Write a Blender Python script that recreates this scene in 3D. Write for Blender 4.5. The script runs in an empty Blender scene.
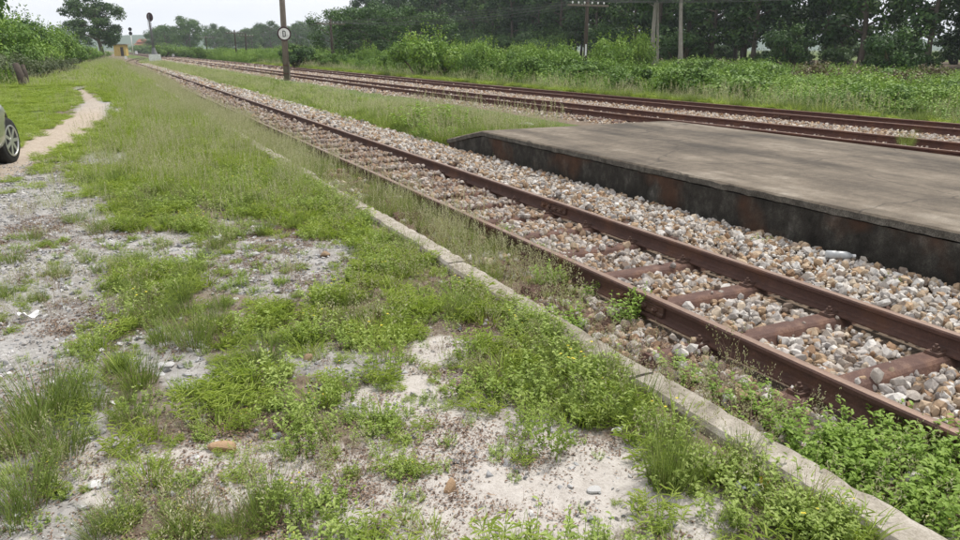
import bpy, bmesh, math, random
import numpy as np
from mathutils import Vector, Matrix

# ------------------------------------------------------------------ camera, sky, sun, exposure
SC = bpy.context.scene
COL = SC.collection
FPX = 730.0
CAMZ = 1.468
PITCH = math.atan(220.7 / FPX)
YAW = math.atan2(384.0, math.hypot(220.7, FPX))
cam_data = bpy.data.cameras.new("camera")
cam_data.sensor_width = 36.0
cam_data.lens = FPX / 960.0 * 36.0
cam_data.clip_start = 0.05
cam_data.clip_end = 9000.0
cam = bpy.data.objects.new("camera", cam_data)
COL.objects.link(cam)
cam.location = (0, 0, CAMZ)
cam.rotation_euler = (math.pi / 2 - PITCH, 0, -YAW)
SC.camera = cam

SUN_EL, SUN_AZ = math.radians(62), math.radians(75)      # azimuth clockwise from +Y
world = bpy.data.worlds.new("World")
SC.world = world
world.use_nodes = True
wn = world.node_tree
wn.nodes.clear()
w_out = wn.nodes.new("ShaderNodeOutputWorld")
w_bg = wn.nodes.new("ShaderNodeBackground")
w_sky = wn.nodes.new("ShaderNodeTexSky")
w_sky.sky_type = 'NISHITA'
w_sky.sun_disc = False
w_sky.sun_elevation = SUN_EL
w_sky.sun_rotation = SUN_AZ
w_sky.dust_density = 3.0
w_tc = wn.nodes.new("ShaderNodeTexCoord")
w_map = wn.nodes.new("ShaderNodeMapping")
w_map.inputs['Scale'].default_value = (1.2, 1.2, 5.0)
w_noise = wn.nodes.new("ShaderNodeTexNoise")
w_noise.inputs['Scale'].default_value = 1.6
w_noise.inputs['Detail'].default_value = 6.0
w_ramp = wn.nodes.new("ShaderNodeValToRGB")
w_ramp.color_ramp.elements[0].position = 0.3
w_ramp.color_ramp.elements[0].color = (8.6, 8.95, 9.6, 1)
w_ramp.color_ramp.elements[1].position = 0.7
w_ramp.color_ramp.elements[1].color = (11.2, 11.2, 11.2, 1)
w_mix = wn.nodes.new("ShaderNodeMix")
w_mix.data_type = 'RGBA'
w_mix.inputs[0].default_value = 0.9
wn.links.new(w_tc.outputs['Generated'], w_map.inputs['Vector'])
wn.links.new(w_map.outputs['Vector'], w_noise.inputs['Vector'])
wn.links.new(w_noise.outputs['Fac'], w_ramp.inputs['Fac'])
wn.links.new(w_sky.outputs['Color'], w_mix.inputs[6])
wn.links.new(w_ramp.outputs['Color'], w_mix.inputs[7])
wn.links.new(w_mix.outputs[2], w_bg.inputs['Color'])
w_bg.inputs['Strength'].default_value = 0.086
wn.links.new(w_bg.outputs['Background'], w_out.inputs['Surface'])

sun_d = bpy.data.lights.new("sun", 'SUN')
sun_d.energy = 2.8
sun_d.angle = math.radians(8)
sun_d.color = (1.0, 0.96, 0.9)
sun = bpy.data.objects.new("sun", sun_d)
COL.objects.link(sun)
_sd = Vector((math.sin(SUN_AZ) * math.cos(SUN_EL), math.cos(SUN_AZ) * math.cos(SUN_EL), math.sin(SUN_EL)))
sun.rotation_euler = _sd.to_track_quat('Z', 'Y').to_euler()
sun.location = (0, 0, 60)

SC.view_settings.view_transform = 'Standard'
SC.view_settings.look = 'None'
SC.view_settings.exposure = 0.46
SC.view_settings.gamma = 1.0
SC.render.engine = 'CYCLES'
SC.cycles.use_denoising = True
SC.cycles.max_bounces = 6
SC.cycles.diffuse_bounces = 3
SC.cycles.transmission_bounces = 4
SC.cycles.transparent_max_bounces = 6
SC.cycles.volume_bounces = 0

# ------------------------------------------------------------------ maths helpers
_fh = np.array([math.sin(YAW), math.cos(YAW), 0.0])
_rt = np.array([math.cos(YAW), -math.sin(YAW), 0.0])
_up = np.array([0, 0, 1.0])
_fw = math.cos(PITCH) * _fh - math.sin(PITCH) * _up
_dn = -(math.sin(PITCH) * _fh + math.cos(PITCH) * _up)

def ray(px, py):
    return _fw + _rt * ((px - 480.0) / FPX) + _dn * ((py - 270.0) / FPX)

def gp(px, py, z=-0.05):
    """ground point under a pixel at height z"""
    d = ray(px, py)
    t = (z - CAMZ) / d[2]
    return np.array([d[0] * t, d[1] * t, z])

def dp(px, py, depth):
    """point at a given depth along the view axis"""
    return ray(px, py) * depth + np.array([0, 0, CAMZ])

def proj(P):
    P = np.asarray(P, float).reshape(-1, 3) - np.array([0, 0, CAMZ])
    z = P @ _fw
    zz = np.where(z > 0.05, z, 0.05)
    return 480 + FPX * (P @ _rt) / zz, 270 + FPX * (P @ _dn) / zz, z

def _hash(i, j, seed):
    n = (i * 374761393 + j * 668265263 + seed * 2147483647) & 0xFFFFFFFF
    n = ((n ^ (n >> 13)) * 1274126177) & 0xFFFFFFFF
    return ((n ^ (n >> 16)) & 0xFFFF) / 65535.0

def vnoise(x, y, seed=0):
    x = np.asarray(x, float); y = np.asarray(y, float)
    i = np.floor(x).astype(np.int64); j = np.floor(y).astype(np.int64)
    u = x - i; v = y - j
    u = u * u * (3 - 2 * u); v = v * v * (3 - 2 * v)
    a = _hash(i, j, seed); b = _hash(i + 1, j, seed); c = _hash(i, j + 1, seed); d = _hash(i + 1, j + 1, seed)
    return (a * (1 - u) + b * u) * (1 - v) + (c * (1 - u) + d * u) * v

def fbm(x, y, seed=0, o=3):
    s = 0; a = 0.5; t = 0
    for k in range(o):
        s = s + a * vnoise(x * 2 ** k, y * 2 ** k, seed + k * 7); t += a; a *= 0.5
    return s / t

def sstep(a, b, x):
    t = np.clip((np.asarray(x, float) - a) / (b - a), 0, 1)
    return t * t * (3 - 2 * t)

def bend(y):
    return 0.058 * 4.0 * np.log1p(np.exp(np.clip((25.0 - np.asarray(y, float)) / 4.0, -30, 30)))

def c2(y): return 9.8 + bend(y)
def c3(y): return 13.5 + bend(y)
def c1(y):
    y = np.asarray(y, float)
    return 3.423 + (c2(y) - 3.423) * sstep(92, 195, y)

def H(x, y):
    """ground height"""
    x = np.asarray(x, float); y = np.asarray(y, float)
    n = fbm(x * 0.9, y * 0.9, 3, 3) - 0.5
    left = -0.055 + 0.07 * n + 0.05 * sstep(-3, -9, x)
    bed1 = -0.185 + 0.0 * n
    mid = -0.16 + 0.13 * sstep(5.2, 9.2, x) + 0.08 * n
    bed2 = -0.04 + 0 * n
    bed3 = -0.10 + 0 * n
    right = -0.48 + 0.18 * n + 0.35 * sstep(38, 55, x)
    z = left + (bed1 - left) * sstep(2.04, 2.12, x)
    z = z + (mid - z) * sstep(5.15, 5.6, x)
    z = z + (bed2 - z) * sstep(8.6, 9.4, x)
    z = z + (bed3 - z) * sstep(12.2, 12.8, x)
    z = z + (right - z) * sstep(15.9, 18.2, x)
    return z

# ------------------------------------------------------------------ object helpers
def mesh_np(name, V, F, mats=(), smooth=False, midx=None, lr=None):
    V = np.asarray(V, np.float32).reshape(-1, 3)
    me = bpy.data.meshes.new(name)
    if isinstance(F, np.ndarray):
        n, k = F.shape
        me.vertices.add(len(V)); me.vertices.foreach_set("co", V.ravel())
        me.loops.add(n * k); me.loops.foreach_set("vertex_index", F.astype(np.int32).ravel())
        me.polygons.add(n); me.polygons.foreach_set("loop_start", np.arange(0, n * k, k, dtype=np.int32))
        me.update(calc_edges=True)
    else:
        me.from_pydata(V.tolist(), [], F)
        me.update()
    for m in mats: me.materials.append(m)
    if midx is not None: me.polygons.foreach_set("material_index", np.asarray(midx, np.int32))
    if smooth: me.polygons.foreach_set("use_smooth", np.ones(len(me.polygons), bool))
    if lr is not None:
        at = me.attributes.new("lr", 'FLOAT', 'FACE'); at.data.foreach_set("value", np.asarray(lr, np.float32))
    return me

def link(name, data, parent=None, loc=(0, 0, 0), rot=(0, 0, 0), scale=(1, 1, 1)):
    o = bpy.data.objects.new(name, data)
    COL.objects.link(o)
    o.location = loc; o.rotation_euler = rot
    o.scale = (scale,) * 3 if isinstance(scale, (int, float)) else scale
    if parent is not None: o.parent = parent
    return o

def tag(o, label=None, cat=None, group=None, kind=None):
    if label: o["label"] = label
    if cat: o["category"] = cat
    if group: o["group"] = group
    if kind: o["kind"] = kind
    return o

class MB:
    """collects shapes into one mesh"""
    def __init__(s): s.v = []; s.f = []; s.m = []
    def add(s, V, F, mi=0):
        b = len(s.v)
        s.v += [tuple(map(float, p)) for p in V]
        s.f += [tuple(b + i for i in q) for q in F]
        s.m += [mi] * len(F)
        return s
    def box(s, c, d, rz=0, mi=0, taper=1.0, M=None):
        x, y, z = d[0] / 2, d[1] / 2, d[2] / 2
        t = taper
        V = [(-x, -y, -z), (x, -y, -z), (x, y, -z), (-x, y, -z), (-x * t, -y * t, z), (x * t, -y * t, z), (x * t, y * t, z), (-x * t, y * t, z)]
        R = M if M is not None else Matrix.Rotation(rz, 3, 'Z')
        V = [tuple(R @ Vector(p) + Vector(c)) for p in V]
        return s.add(V, [(0, 3, 2, 1), (4, 5, 6, 7), (0, 1, 5, 4), (1, 2, 6, 5), (2, 3, 7, 6), (3, 0, 4, 7)], mi)
    def tube(s, P, R, n=8, mi=0, cap=True):
        P = [Vector(p) for p in P]
        if not hasattr(R, '__len__'): R = [R] * len(P)
        V = []
        for i, p in enumerate(P):
            t = (P[min(i + 1, len(P) - 1)] - P[max(i - 1, 0)]).normalized()
            a = Vector((1, 0, 0)) if abs(t.x) < 0.9 else Vector((0, 1, 0))
            u = t.cross(a).normalized(); w = t.cross(u).normalized()
            for k in range(n):
                an = 2 * math.pi * k / n
                V.append(p + (u * math.cos(an) + w * math.sin(an)) * R[i])
        Fs = []
        for i in range(len(P) - 1):
            for k in range(n):
                k2 = (k + 1) % n
                Fs.append((i * n + k, i * n + k2, (i + 1) * n + k2, (i + 1) * n + k))
        if cap:
            Fs.append(tuple(range(n))[::-1]); Fs.append(tuple((len(P) - 1) * n + k for k in range(n)))
        return s.add(V, Fs, mi)
    def lathe(s, prof, n=16, axis='Z', c=(0, 0, 0), mi=0):
        """prof: list of (r, h); axis of revolution"""
        V = []; Fs = []
        for r, h in prof:
            for k in range(n):
                a = 2 * math.pi * k / n
                p = (r * math.cos(a), r * math.sin(a), h)
                if axis == 'X': p = (h, r * math.cos(a), r * math.sin(a))
                if axis == 'Y': p = (r * math.sin(a), h, r * math.cos(a))
                V.append((p[0] + c[0], p[1] + c[1], p[2] + c[2]))
        for i in range(len(prof) - 1):
            for k in range(n):
                k2 = (k + 1) % n
                Fs.append((i * n + k, i * n + k2, (i + 1) * n + k2, (i + 1) * n + k))
        Fs.append(tuple(range(n))[::-1]); Fs.append(tuple((len(prof) - 1) * n + k for k in range(n)))
        return s.add(V, Fs, mi)
    def mesh(s, name, mats, smooth=False):
        me = bpy.data.meshes.new(name)
        me.from_pydata(s.v, [], s.f); me.update()
        for m in (mats if isinstance(mats, (list, tuple)) else [mats]): me.materials.append(m)
        me.polygons.foreach_set("material_index", np.asarray(s.m, np.int32))
        bm = bmesh.new(); bm.from_mesh(me); bmesh.ops.recalc_face_normals(bm, faces=bm.faces); bm.to_mesh(me); bm.free()
        if smooth: me.polygons.foreach_set("use_smooth", np.ones(len(me.polygons), bool))
        return me
    def obj(s, name, mats, parent=None, smooth=False, **k):
        return link(name, s.mesh(name, mats, smooth), parent, **k)

# ------------------------------------------------------------------ materials
def new_mat(name):
    m = bpy.data.materials.new(name); m.use_nodes = True
    nt = m.node_tree
    b = nt.nodes["Principled BSDF"]
    return m, nt, b

def N(nt, t, **kw):
    n = nt.nodes.new(t)
    for k, v in kw.items():
        if k in n.inputs: n.inputs[k].default_value = v
        else: setattr(n, k, v)
    return n

def ramp(nt, fac, stops, interp='LINEAR'):
    r = nt.nodes.new("ShaderNodeValToRGB")
    r.color_ramp.interpolation = interp
    e = r.color_ramp.elements
    while len(e) < len(stops): e.new(0.5)
    for i, (p, c) in enumerate(stops):
        e[i].position = p; e[i].color = (*c, 1) if len(c) == 3 else c
    nt.links.new(fac, r.inputs['Fac'])
    return r.outputs['Color']

def mixc(nt, fac, a, b, mode='MIX'):
    m = nt.nodes.new("ShaderNodeMix"); m.data_type = 'RGBA'; m.blend_type = mode
    for sock, val in ((m.inputs[0], fac), (m.inputs[6], a), (m.inputs[7], b)):
        if hasattr(val, 'links'): nt.links.new(val, sock)
        elif isinstance(val, (int, float)): sock.default_value = val
        else: sock.default_value = (*val, 1)
    return m.outputs[2]

def mth(nt, op, a, b=0.0, clamp=False):
    m = nt.nodes.new("ShaderNodeMath"); m.operation = op; m.use_clamp = clamp
    for s, v in ((m.inputs[0], a), (m.inputs[1], b)):
        if hasattr(v, 'links'): nt.links.new(v, s)
        else: s.default_value = v
    return m.outputs[0]

def noise(nt, scale, detail=4, rough=0.6, vec=None, map_scale=None):
    n = N(nt, "ShaderNodeTexNoise")
    n.inputs['Scale'].default_value = scale; n.inputs['Detail'].default_value = detail; n.inputs['Roughness'].default_value = rough
    if vec is None:
        tc = N(nt, "ShaderNodeTexCoord"); vec = tc.outputs['Object']
    if map_scale:
        mp = N(nt, "ShaderNodeMapping"); mp.inputs['Scale'].default_value = map_scale
        nt.links.new(vec, mp.inputs['Vector']); vec = mp.outputs['Vector']
    nt.links.new(vec, n.inputs['Vector'])
    return n.outputs['Fac']

def bump(nt, b, h, strength=0.5, dist=0.01):
    bp = N(nt, "ShaderNodeBump"); bp.inputs['Strength'].default_value = strength; bp.inputs['Distance'].default_value = dist
    nt.links.new(h, bp.inputs['Height']); nt.links.new(bp.outputs['Normal'], b.inputs['Normal'])

def simple(name, stops, scale=8, rough=0.8, metallic=0.0, bmp=0.3, bdist=0.01, detail=6, map_scale=None, spec=0.3):
    m, nt, b = new_mat(name)
    f = noise(nt, scale, detail, 0.65, map_scale=map_scale)
    nt.links.new(ramp(nt, f, stops), b.inputs['Base Color'])
    b.inputs['Roughness'].default_value = rough; b.inputs['Metallic'].default_value = metallic
    b.inputs['Specular IOR Level'].default_value = spec
    if bmp: bump(nt, b, f, bmp, bdist)
    return m

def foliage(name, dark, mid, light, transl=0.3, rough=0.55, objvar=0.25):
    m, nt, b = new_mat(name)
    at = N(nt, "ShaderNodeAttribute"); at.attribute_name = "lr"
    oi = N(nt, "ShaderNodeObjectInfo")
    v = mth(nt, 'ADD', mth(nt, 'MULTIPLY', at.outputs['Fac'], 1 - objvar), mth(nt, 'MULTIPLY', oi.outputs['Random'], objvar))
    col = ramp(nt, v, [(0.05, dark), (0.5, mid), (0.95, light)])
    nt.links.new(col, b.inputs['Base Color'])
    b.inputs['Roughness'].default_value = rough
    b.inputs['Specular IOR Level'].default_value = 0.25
    tr = N(nt, "ShaderNodeBsdfTranslucent")
    nt.links.new(mixc(nt, 1.0, col, (1.0, 1.05, 0.6), 'MULTIPLY'), tr.inputs['Color'])
    mx = N(nt, "ShaderNodeMixShader"); mx.inputs[0].default_value = transl
    nt.links.new(b.outputs[0], mx.inputs[1]); nt.links.new(tr.outputs[0], mx.inputs[2])
    nt.links.new(mx.outputs[0], nt.nodes["Material Output"].inputs['Surface'])
    return m

M = {}
M['fine'] = foliage('fine_grass_mat', (.095, .135, .035), (.185, .25, .062), (.31, .36, .12))
M['crab'] = foliage('broad_grass_mat', (.145, .205, .03), (.275, .365, .06), (.42, .48, .13))
M['herb'] = foliage('herb_mat', (.125, .185, .035), (.245, .335, .068), (.39, .46, .15))
M['seed'] = foliage('seed_head_mat', (.32, .31, .17), (.43, .42, .25), (.55, .53, .36), 0.2)
M['leafy'] = foliage('weed_leaf_mat', (.10, .165, .025), (.19, .30, .045), (.32, .43, .10))
M['dry'] = foliage('dry_plant_mat', (.09, .06, .045), (.22, .14, .10), (.38, .29, .21), 0.1)
M['flower'] = simple('flower_mat', [(0, (.62, .5, .03)), (1, (.75, .65, .08))], 20, 0.6, bmp=0)
M['bush'] = foliage('bush_mat', (.035, .08, .014), (.115, .21, .034), (.25, .36, .085), 0.2)
M['vine'] = foliage('vine_mat', (.045, .10, .014), (.15, .26, .036), (.31, .42, .085), 0.2)
M['greyleaf'] = foliage('grey_leaf_mat', (.06, .075, .04), (.12, .15, .075), (.21, .24, .13), 0.2)
M['deadvine'] = foliage('dead_vine_mat', (.06, .045, .025), (.13, .10, .055), (.22, .20, .10), 0.1)
M['tree'] = foliage('tree_leaf_mat', (.014, .038, .010), (.05, .11, .024), (.13, .22, .05), 0.16)
M['forest'] = foliage('forest_leaf_mat', (.008, .024, .008), (.034, .08, .02), (.13, .215, .05), 0.14)
M['bark'] = simple('bark_mat', [(0.2, (.05, .04, .03)), (0.8, (.17, .14, .11))], 6, 0.9, bmp=0.6, bdist=0.03, map_scale=(3, 3, 0.6))
M['palebark'] = simple('pale_bark_mat', [(0.25, (.16, .14, .115)), (0.8, (.40, .37, .33))], 5, 0.9, bmp=0.5, bdist=0.02, map_scale=(3, 3, 0.5))
M['stem'] = simple('stem_mat', [(0.2, (.07, .06, .03)), (0.8, (.16, .14, .07))], 8, 0.9, bmp=0)

# rusty steel
def rust_mat(name, stops, rough, worn=False):
    m, nt, b = new_mat(name)
    f1 = noise(nt, 9, 8, 0.7); f2 = noise(nt, 120, 3, 0.6)
    f3 = noise(nt, 2.2, 5, 0.7)
    v = mth(nt, 'ADD', mth(nt, 'MULTIPLY', f1, 0.6), mth(nt, 'MULTIPLY', f2, 0.4))
    c_ = ramp(nt, v, stops)
    c_ = mixc(nt, mth(nt, 'MULTIPLY', ramp(nt, f3, [(0.5, (0, 0, 0)), (0.68, (1, 1, 1))]), 0.4), c_, mixc(nt, f2, (.12, .05, .022), (.24, .11, .05)))
    nt.links.new(c_, b.inputs['Base Color'])
    b.inputs['Roughness'].default_value = rough
    b.inputs['Metallic'].default_value = 0.35 if worn else 0.0
    b.inputs['Specular IOR Level'].default_value = 0.35
    bump(nt, b, f2, 0.25, 0.003)
    return m
M['rust'] = rust_mat('rusty_steel_mat', [(0.3, (.042, .022, .017)), (0.55, (.085, .044, .034)), (0.75, (.165, .09, .065))], 0.75)
M['railtop'] = rust_mat('worn_rail_head_mat', [(0.3, (.17, .105, .075)), (0.6, (.27, .185, .14)), (0.8, (.36, .28, .23))], 0.45, True)
M['rust2'] = rust_mat('dark_rust_mat', [(0.3, (.05, .022, .017)), (0.55, (.095, .042, .032)), (0.75, (.15, .072, .052))], 0.75)
M['sleeper'] = rust_mat('sleeper_steel_mat', [(0.3, (.055, .029, .022)), (0.52, (.10, .054, .042)), (0.68, (.21, .14, .105))], 0.85)
M['bolt'] = rust_mat('bolt_mat', [(0.3, (.05, .028, .022)), (0.6, (.10, .055, .04)), (0.8, (.16, .09, .06))], 0.7)

def stone_mat(name, cols, stain=0.0):
    m, nt, b = new_mat(name)
    oi = N(nt, "ShaderNodeObjectInfo")
    n = len(cols)
    base = ramp(nt, oi.outputs['Random'], [(i / n, c) for i, c in enumerate(cols)], 'CONSTANT')
    geo = N(nt, "ShaderNodeNewGeometry")
    f = noise(nt, 45, 5, 0.7, vec=geo.outputs['Position'])
    f2 = noise(nt, 1.3, 3, 0.6, vec=geo.outputs['Position'])
    col = mixc(nt, 1.0, base, ramp(nt, f, [(0.25, (.55, .52, .5)), (0.55, (1, 1, 1)), (0.8, (1.25, 1.2, 1.12))]), 'MULTIPLY')
    if stain:
        sep = N(nt, "ShaderNodeSeparateXYZ"); nt.links.new(geo.outputs['Position'], sep.inputs[0])
        my = N(nt, "ShaderNodeMapRange"); my.interpolation_type = 'SMOOTHSTEP'
        my.inputs['From Min'].default_value = 2.0; my.inputs['From Max'].default_value = 11.0
        my.inputs['To Min'].default_value = 0.2; my.inputs['To Max'].default_value = 1.0
        nt.links.new(sep.outputs['Y'], my.inputs['Value'])
        dx = mth(nt, 'ABSOLUTE', mth(nt, 'SUBTRACT', sep.outputs['X'], 3.42))
        mx = N(nt, "ShaderNodeMapRange"); mx.interpolation_type = 'SMOOTHSTEP'
        mx.inputs['From Min'].default_value = 0.5; mx.inputs['From Max'].default_value = 0.95
        mx.inputs['To Min'].default_value = 1.0; mx.inputs['To Max'].default_value = 0.15
        nt.links.new(dx, mx.inputs['Value'])
        k = mth(nt, 'MULTIPLY', mth(nt, 'MULTIPLY', my.outputs[0], mx.outputs[0]), mth(nt, 'ADD', mth(nt, 'MULTIPLY', f2, 0.9), 0.25), True)
        k = mth(nt, 'MULTIPLY', k, stain)
        col = mixc(nt, k, col, mixc(nt, 0.5, col, (.21, .14, .10), 'MIX'))
        col = mixc(nt, mth(nt, 'MULTIPLY', k, 0.4), col, (.19, .12, .085))
    nt.links.new(col, b.inputs['Base Color'])
    b.inputs['Roughness'].default_value = 0.85
    b.inputs['Specular IOR Level'].default_value = 0.25
    bump(nt, b, f, 0.35, 0.006)
    return m
BALL = [(.52, .49, .455), (.40, .285, .18), (.45, .40, .345), (.28, .18, .11), (.36, .335, .31), (.51, .43, .33), (.62, .60, .565), (.35, .25, .165), (.43, .33, .23), (.49, .45, .40), (.22, .175, .14), (.41, .375, .335), (.57, .545, .51), (.31, .29, .275)]
M['ballast'] = stone_mat('ballast_stone_mat', BALL, 1.0)
M['ballast2'] = stone_mat('ballast_stone_far_mat', [tuple(v * k for v, k in zip(c, (.93, .87, .82))) for c in BALL])
M['pebble'] = stone_mat('pebble_mat', [(.36, .36, .36), (.45, .45, .45), (.27, .27, .275), (.40, .39, .38), (.33, .31, .29), (.52, .51, .50), (.20, .20, .205)])
M['bed'] = simple('ballast_bed_mat', [(0.3, (.10, .072, .05)), (0.6, (.20, .15, .11)), (0.8, (.31, .25, .19))], 30, 0.95, bmp=0.8, bdist=0.03)

# ground: vertex masks carry where sand, gravel, path, turf and soil lie
def ground_mat():
    m, nt, b = new_mat('ground_mat')
    tc = N(nt, "ShaderNodeTexCoord"); P = tc.outputs['Object']
    def A(n):
        a = N(nt, "ShaderNodeAttribute"); a.attribute_name = n; return a.outputs['Fac']
    n1 = noise(nt, 2.3, 8, 0.65, P); n2 = noise(nt, 14, 6, 0.7, P); n3 = noise(nt, 90, 4, 0.7, P); n4 = noise(nt, 0.35, 5, 0.6, P)
    vor = N(nt, "ShaderNodeTexVoronoi"); vor.inputs['Scale'].default_value = 38; nt.links.new(P, vor.inputs['Vector'])
    soil = ramp(nt, n2, [(0.3, (.10, .075, .055)), (0.7, (.23, .18, .135))])
    gcell = N(nt, "ShaderNodeSeparateColor"); nt.links.new(vor.outputs['Color'], gcell.inputs[0])
    grav = mixc(nt, 0.5, ramp(nt, gcell.outputs[0], [(0, (.27, .26, .25)), (.5, (.38, .37, .355)), (1, (.50, .485, .47))]), ramp(nt, n3, [(0.3, (.28, .27, .255)), (0.7, (.47, .455, .44))]))
    grav = mixc(nt, 1.0, grav, ramp(nt, n1, [(0.3, (.62, .59, .56)), (0.65, (.92, .915, .91))]), 'MULTIPLY')
    sand = ramp(nt, mth(nt, 'ADD', mth(nt, 'MULTIPLY', n2, .5), mth(nt, 'MULTIPLY', n3, .5)), [(0.3, (.26, .23, .20)), (0.5, (.44, .405, .37)), (0.75, (.56, .53, .495))])
    path = ramp(nt, n2, [(0.3, (.30, .245, .19)), (0.7, (.44, .375, .305))])
    turf = ramp(nt, mth(nt, 'ADD', mth(nt, 'MULTIPLY', n1, .5), mth(nt, 'MULTIPLY', n2, .5)), [(0.3, (.055, .075, .022)), (0.55, (.10, .135, .036)), (0.75, (.18, .19, .07))])
    dark = ramp(nt, n1, [(0.3, (.05, .04, .025)), (0.7, (.12, .085, .055))])
    def edge(mask, n, w=0.55):
        # crisp, ragged border between two soils
        s = mth(nt, 'ADD', mask, mth(nt, 'MULTIPLY', mth(nt, 'SUBTRACT', n, 0.5), w))
        r = N(nt, "ShaderNodeMapRange"); r.interpolation_type = 'SMOOTHSTEP'
        r.inputs['From Min'].default_value = 0.25; r.inputs['From Max'].default_value = 0.75
        nt.links.new(s, r.inputs['Value']); return r.outputs[0]
    mixn = mth(nt, 'ADD', mth(nt, 'MULTIPLY', n1, .5), mth(nt, 'MULTIPLY', n2, .5))
    col = soil
    col = mixc(nt, edge(A('gravel'), mixn, 1.5), col, grav)
    col = mixc(nt, edge(A('sand'), mixn, 1.7), col, sand)
    col = mixc(nt, edge(A('path'), mixn), col, path)
    col = mixc(nt, edge(A('turf'), mixn), col, turf)
    col = mixc(nt, edge(A('dark'), mixn), col, dark)
    nt.links.new(col, b.inputs['Base Color'])
    b.inputs['Roughness'].default_value = 0.95
    b.inputs['Specular IOR Level'].default_value = 0.15
    hgt = mth(nt, 'ADD', mth(nt, 'MULTIPLY', n2, .6), mth(nt, 'MULTIPLY', n3, .4))
    bump(nt, b, hgt, 0.7, 0.02)
    return m
M['ground'] = ground_mat()

def concrete_mat(name, kind):
    m, nt, b = new_mat(name)
    tc = N(nt, "ShaderNodeTexCoord"); P = tc.outputs['Object']
    n1 = noise(nt, 1.1, 8, 0.65, P); n2 = noise(nt, 9, 8, 0.7, P); n3 = noise(nt, 110, 4, 0.65, P)
    if kind == 'top':
        streak = noise(nt, 1.0, 7, 0.62, P, (1.5, 0.28, 1))
        col = ramp(nt, mth(nt, 'ADD', mth(nt, 'MULTIPLY', n1, .45), mth(nt, 'MULTIPLY', streak, .55)),
                   [(0.38, (.06, .051, .042)), (0.47, (.115, .096, .077)), (0.54, (.165, .138, .11)), (0.60, (.235, .205, .17)), (0.66, (.40, .375, .335))])
        col = mixc(nt, 0.75, col, ramp(nt, n2, [(0.3, (.62, .60, .57)), (0.7, (1.3, 1.29, 1.25))]), 'MULTIPLY')
        col = mixc(nt, 0.6, col, ramp(nt, n3, [(0.3, (.62, .6, .57)), (0.65, (1.25, 1.25, 1.22))]), 'MULTIPLY')
        wv = N(nt, "ShaderNodeMix"); wv.data_type = 'VECTOR'; wv.inputs[0].default_value = .25
        nn = N(nt, "ShaderNodeTexNoise"); nn.inputs['Scale'].default_value = 2.5; nn.inputs['Detail'].default_value = 6
        nt.links.new(P, nn.inputs['Vector']); nt.links.new(P, wv.inputs[4]); nt.links.new(nn.outputs['Color'], wv.inputs[5])
        vc = N(nt, "ShaderNodeTexVoronoi"); vc.feature = 'DISTANCE_TO_EDGE'; vc.inputs['Scale'].default_value = .62
        nt.links.new(wv.outputs[1], vc.inputs['Vector'])
        crack = ramp(nt, vc.outputs['Distance'], [(0.0, (1, 1, 1)), (0.008, (0, 0, 0))])
        col = mixc(nt, mth(nt, 'MULTIPLY', crack, mth(nt, 'MULTIPLY', n1, 1.3)), col, (.035, .03, .025))
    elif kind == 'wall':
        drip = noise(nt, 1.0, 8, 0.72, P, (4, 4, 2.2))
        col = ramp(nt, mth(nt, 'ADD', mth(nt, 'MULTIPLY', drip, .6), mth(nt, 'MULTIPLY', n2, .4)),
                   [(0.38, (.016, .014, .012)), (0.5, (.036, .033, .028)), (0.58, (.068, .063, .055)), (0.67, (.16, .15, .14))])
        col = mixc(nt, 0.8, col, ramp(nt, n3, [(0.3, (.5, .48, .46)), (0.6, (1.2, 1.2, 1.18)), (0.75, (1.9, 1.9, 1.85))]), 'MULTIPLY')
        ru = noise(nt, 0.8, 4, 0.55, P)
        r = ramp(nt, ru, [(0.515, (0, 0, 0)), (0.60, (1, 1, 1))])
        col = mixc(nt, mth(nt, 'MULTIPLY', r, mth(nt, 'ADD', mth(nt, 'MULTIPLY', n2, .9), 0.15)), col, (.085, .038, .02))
    elif kind == 'lip':
        col = ramp(nt, mth(nt, 'ADD', mth(nt, 'MULTIPLY', n2, .5), mth(nt, 'MULTIPLY', n3, .5)), [(0.36, (.03, .027, .022)), (0.5, (.09, .082, .07)), (0.62, (.19, .175, .15))])
    else:
        col = ramp(nt, mth(nt, 'ADD', mth(nt, 'MULTIPLY', n2, .6), mth(nt, 'MULTIPLY', n1, .4)), [(0.34, (.13, .112, .085)), (0.46, (.27, .24, .195)), (0.56, (.38, .345, .295)), (0.7, (.50, .465, .415))])
        col = mixc(nt, 0.6, col, ramp(nt, n3, [(0.35, (.62, .6, .57)), (0.6, (1.1, 1.1, 1.1))]), 'MULTIPLY')
    nt.links.new(col, b.inputs['Base Color'])
    b.inputs['Roughness'].default_value = 0.9
    b.inputs['Specular IOR Level'].default_value = 0.25
    bump(nt, b, mth(nt, 'ADD', mth(nt, 'MULTIPLY', n2, .5), mth(nt, 'MULTIPLY', n3, .5)), 0.5, 0.012)
    return m
M['ctop'] = concrete_mat('platform_top_mat', 'top')
M['cwall'] = concrete_mat('platform_wall_mat', 'wall')
M['clip_edge'] = concrete_mat('platform_edge_mat', 'lip')
M['kerb'] = concrete_mat('kerb_mat', 'kerb')
M['white'] = simple('weathered_white_paint_mat', [(0.3, (.55, .54, .52)), (0.6, (.78, .78, .77))], 6, 0.6, bmp=0.1)
M['black'] = simple('black_paint_mat', [(0.3, (.012, .012, .013)), (0.7, (.03, .03, .03))], 10, 0.5, bmp=0.05)
M['maroon'] = simple('dark_maroon_paint_mat', [(0.3, (.035, .015, .018)), (0.7, (.07, .03, .035))], 6, 0.6, bmp=0.05)
M['postgrey'] = simple('weathered_post_mat', [(0.25, (.10, .082, .068)), (0.55, (.19, .16, .135)), (0.8, (.29, .255, .225))], 7, 0.9, bmp=0.5, bdist=0.015, map_scale=(4, 4, 0.5))
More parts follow.
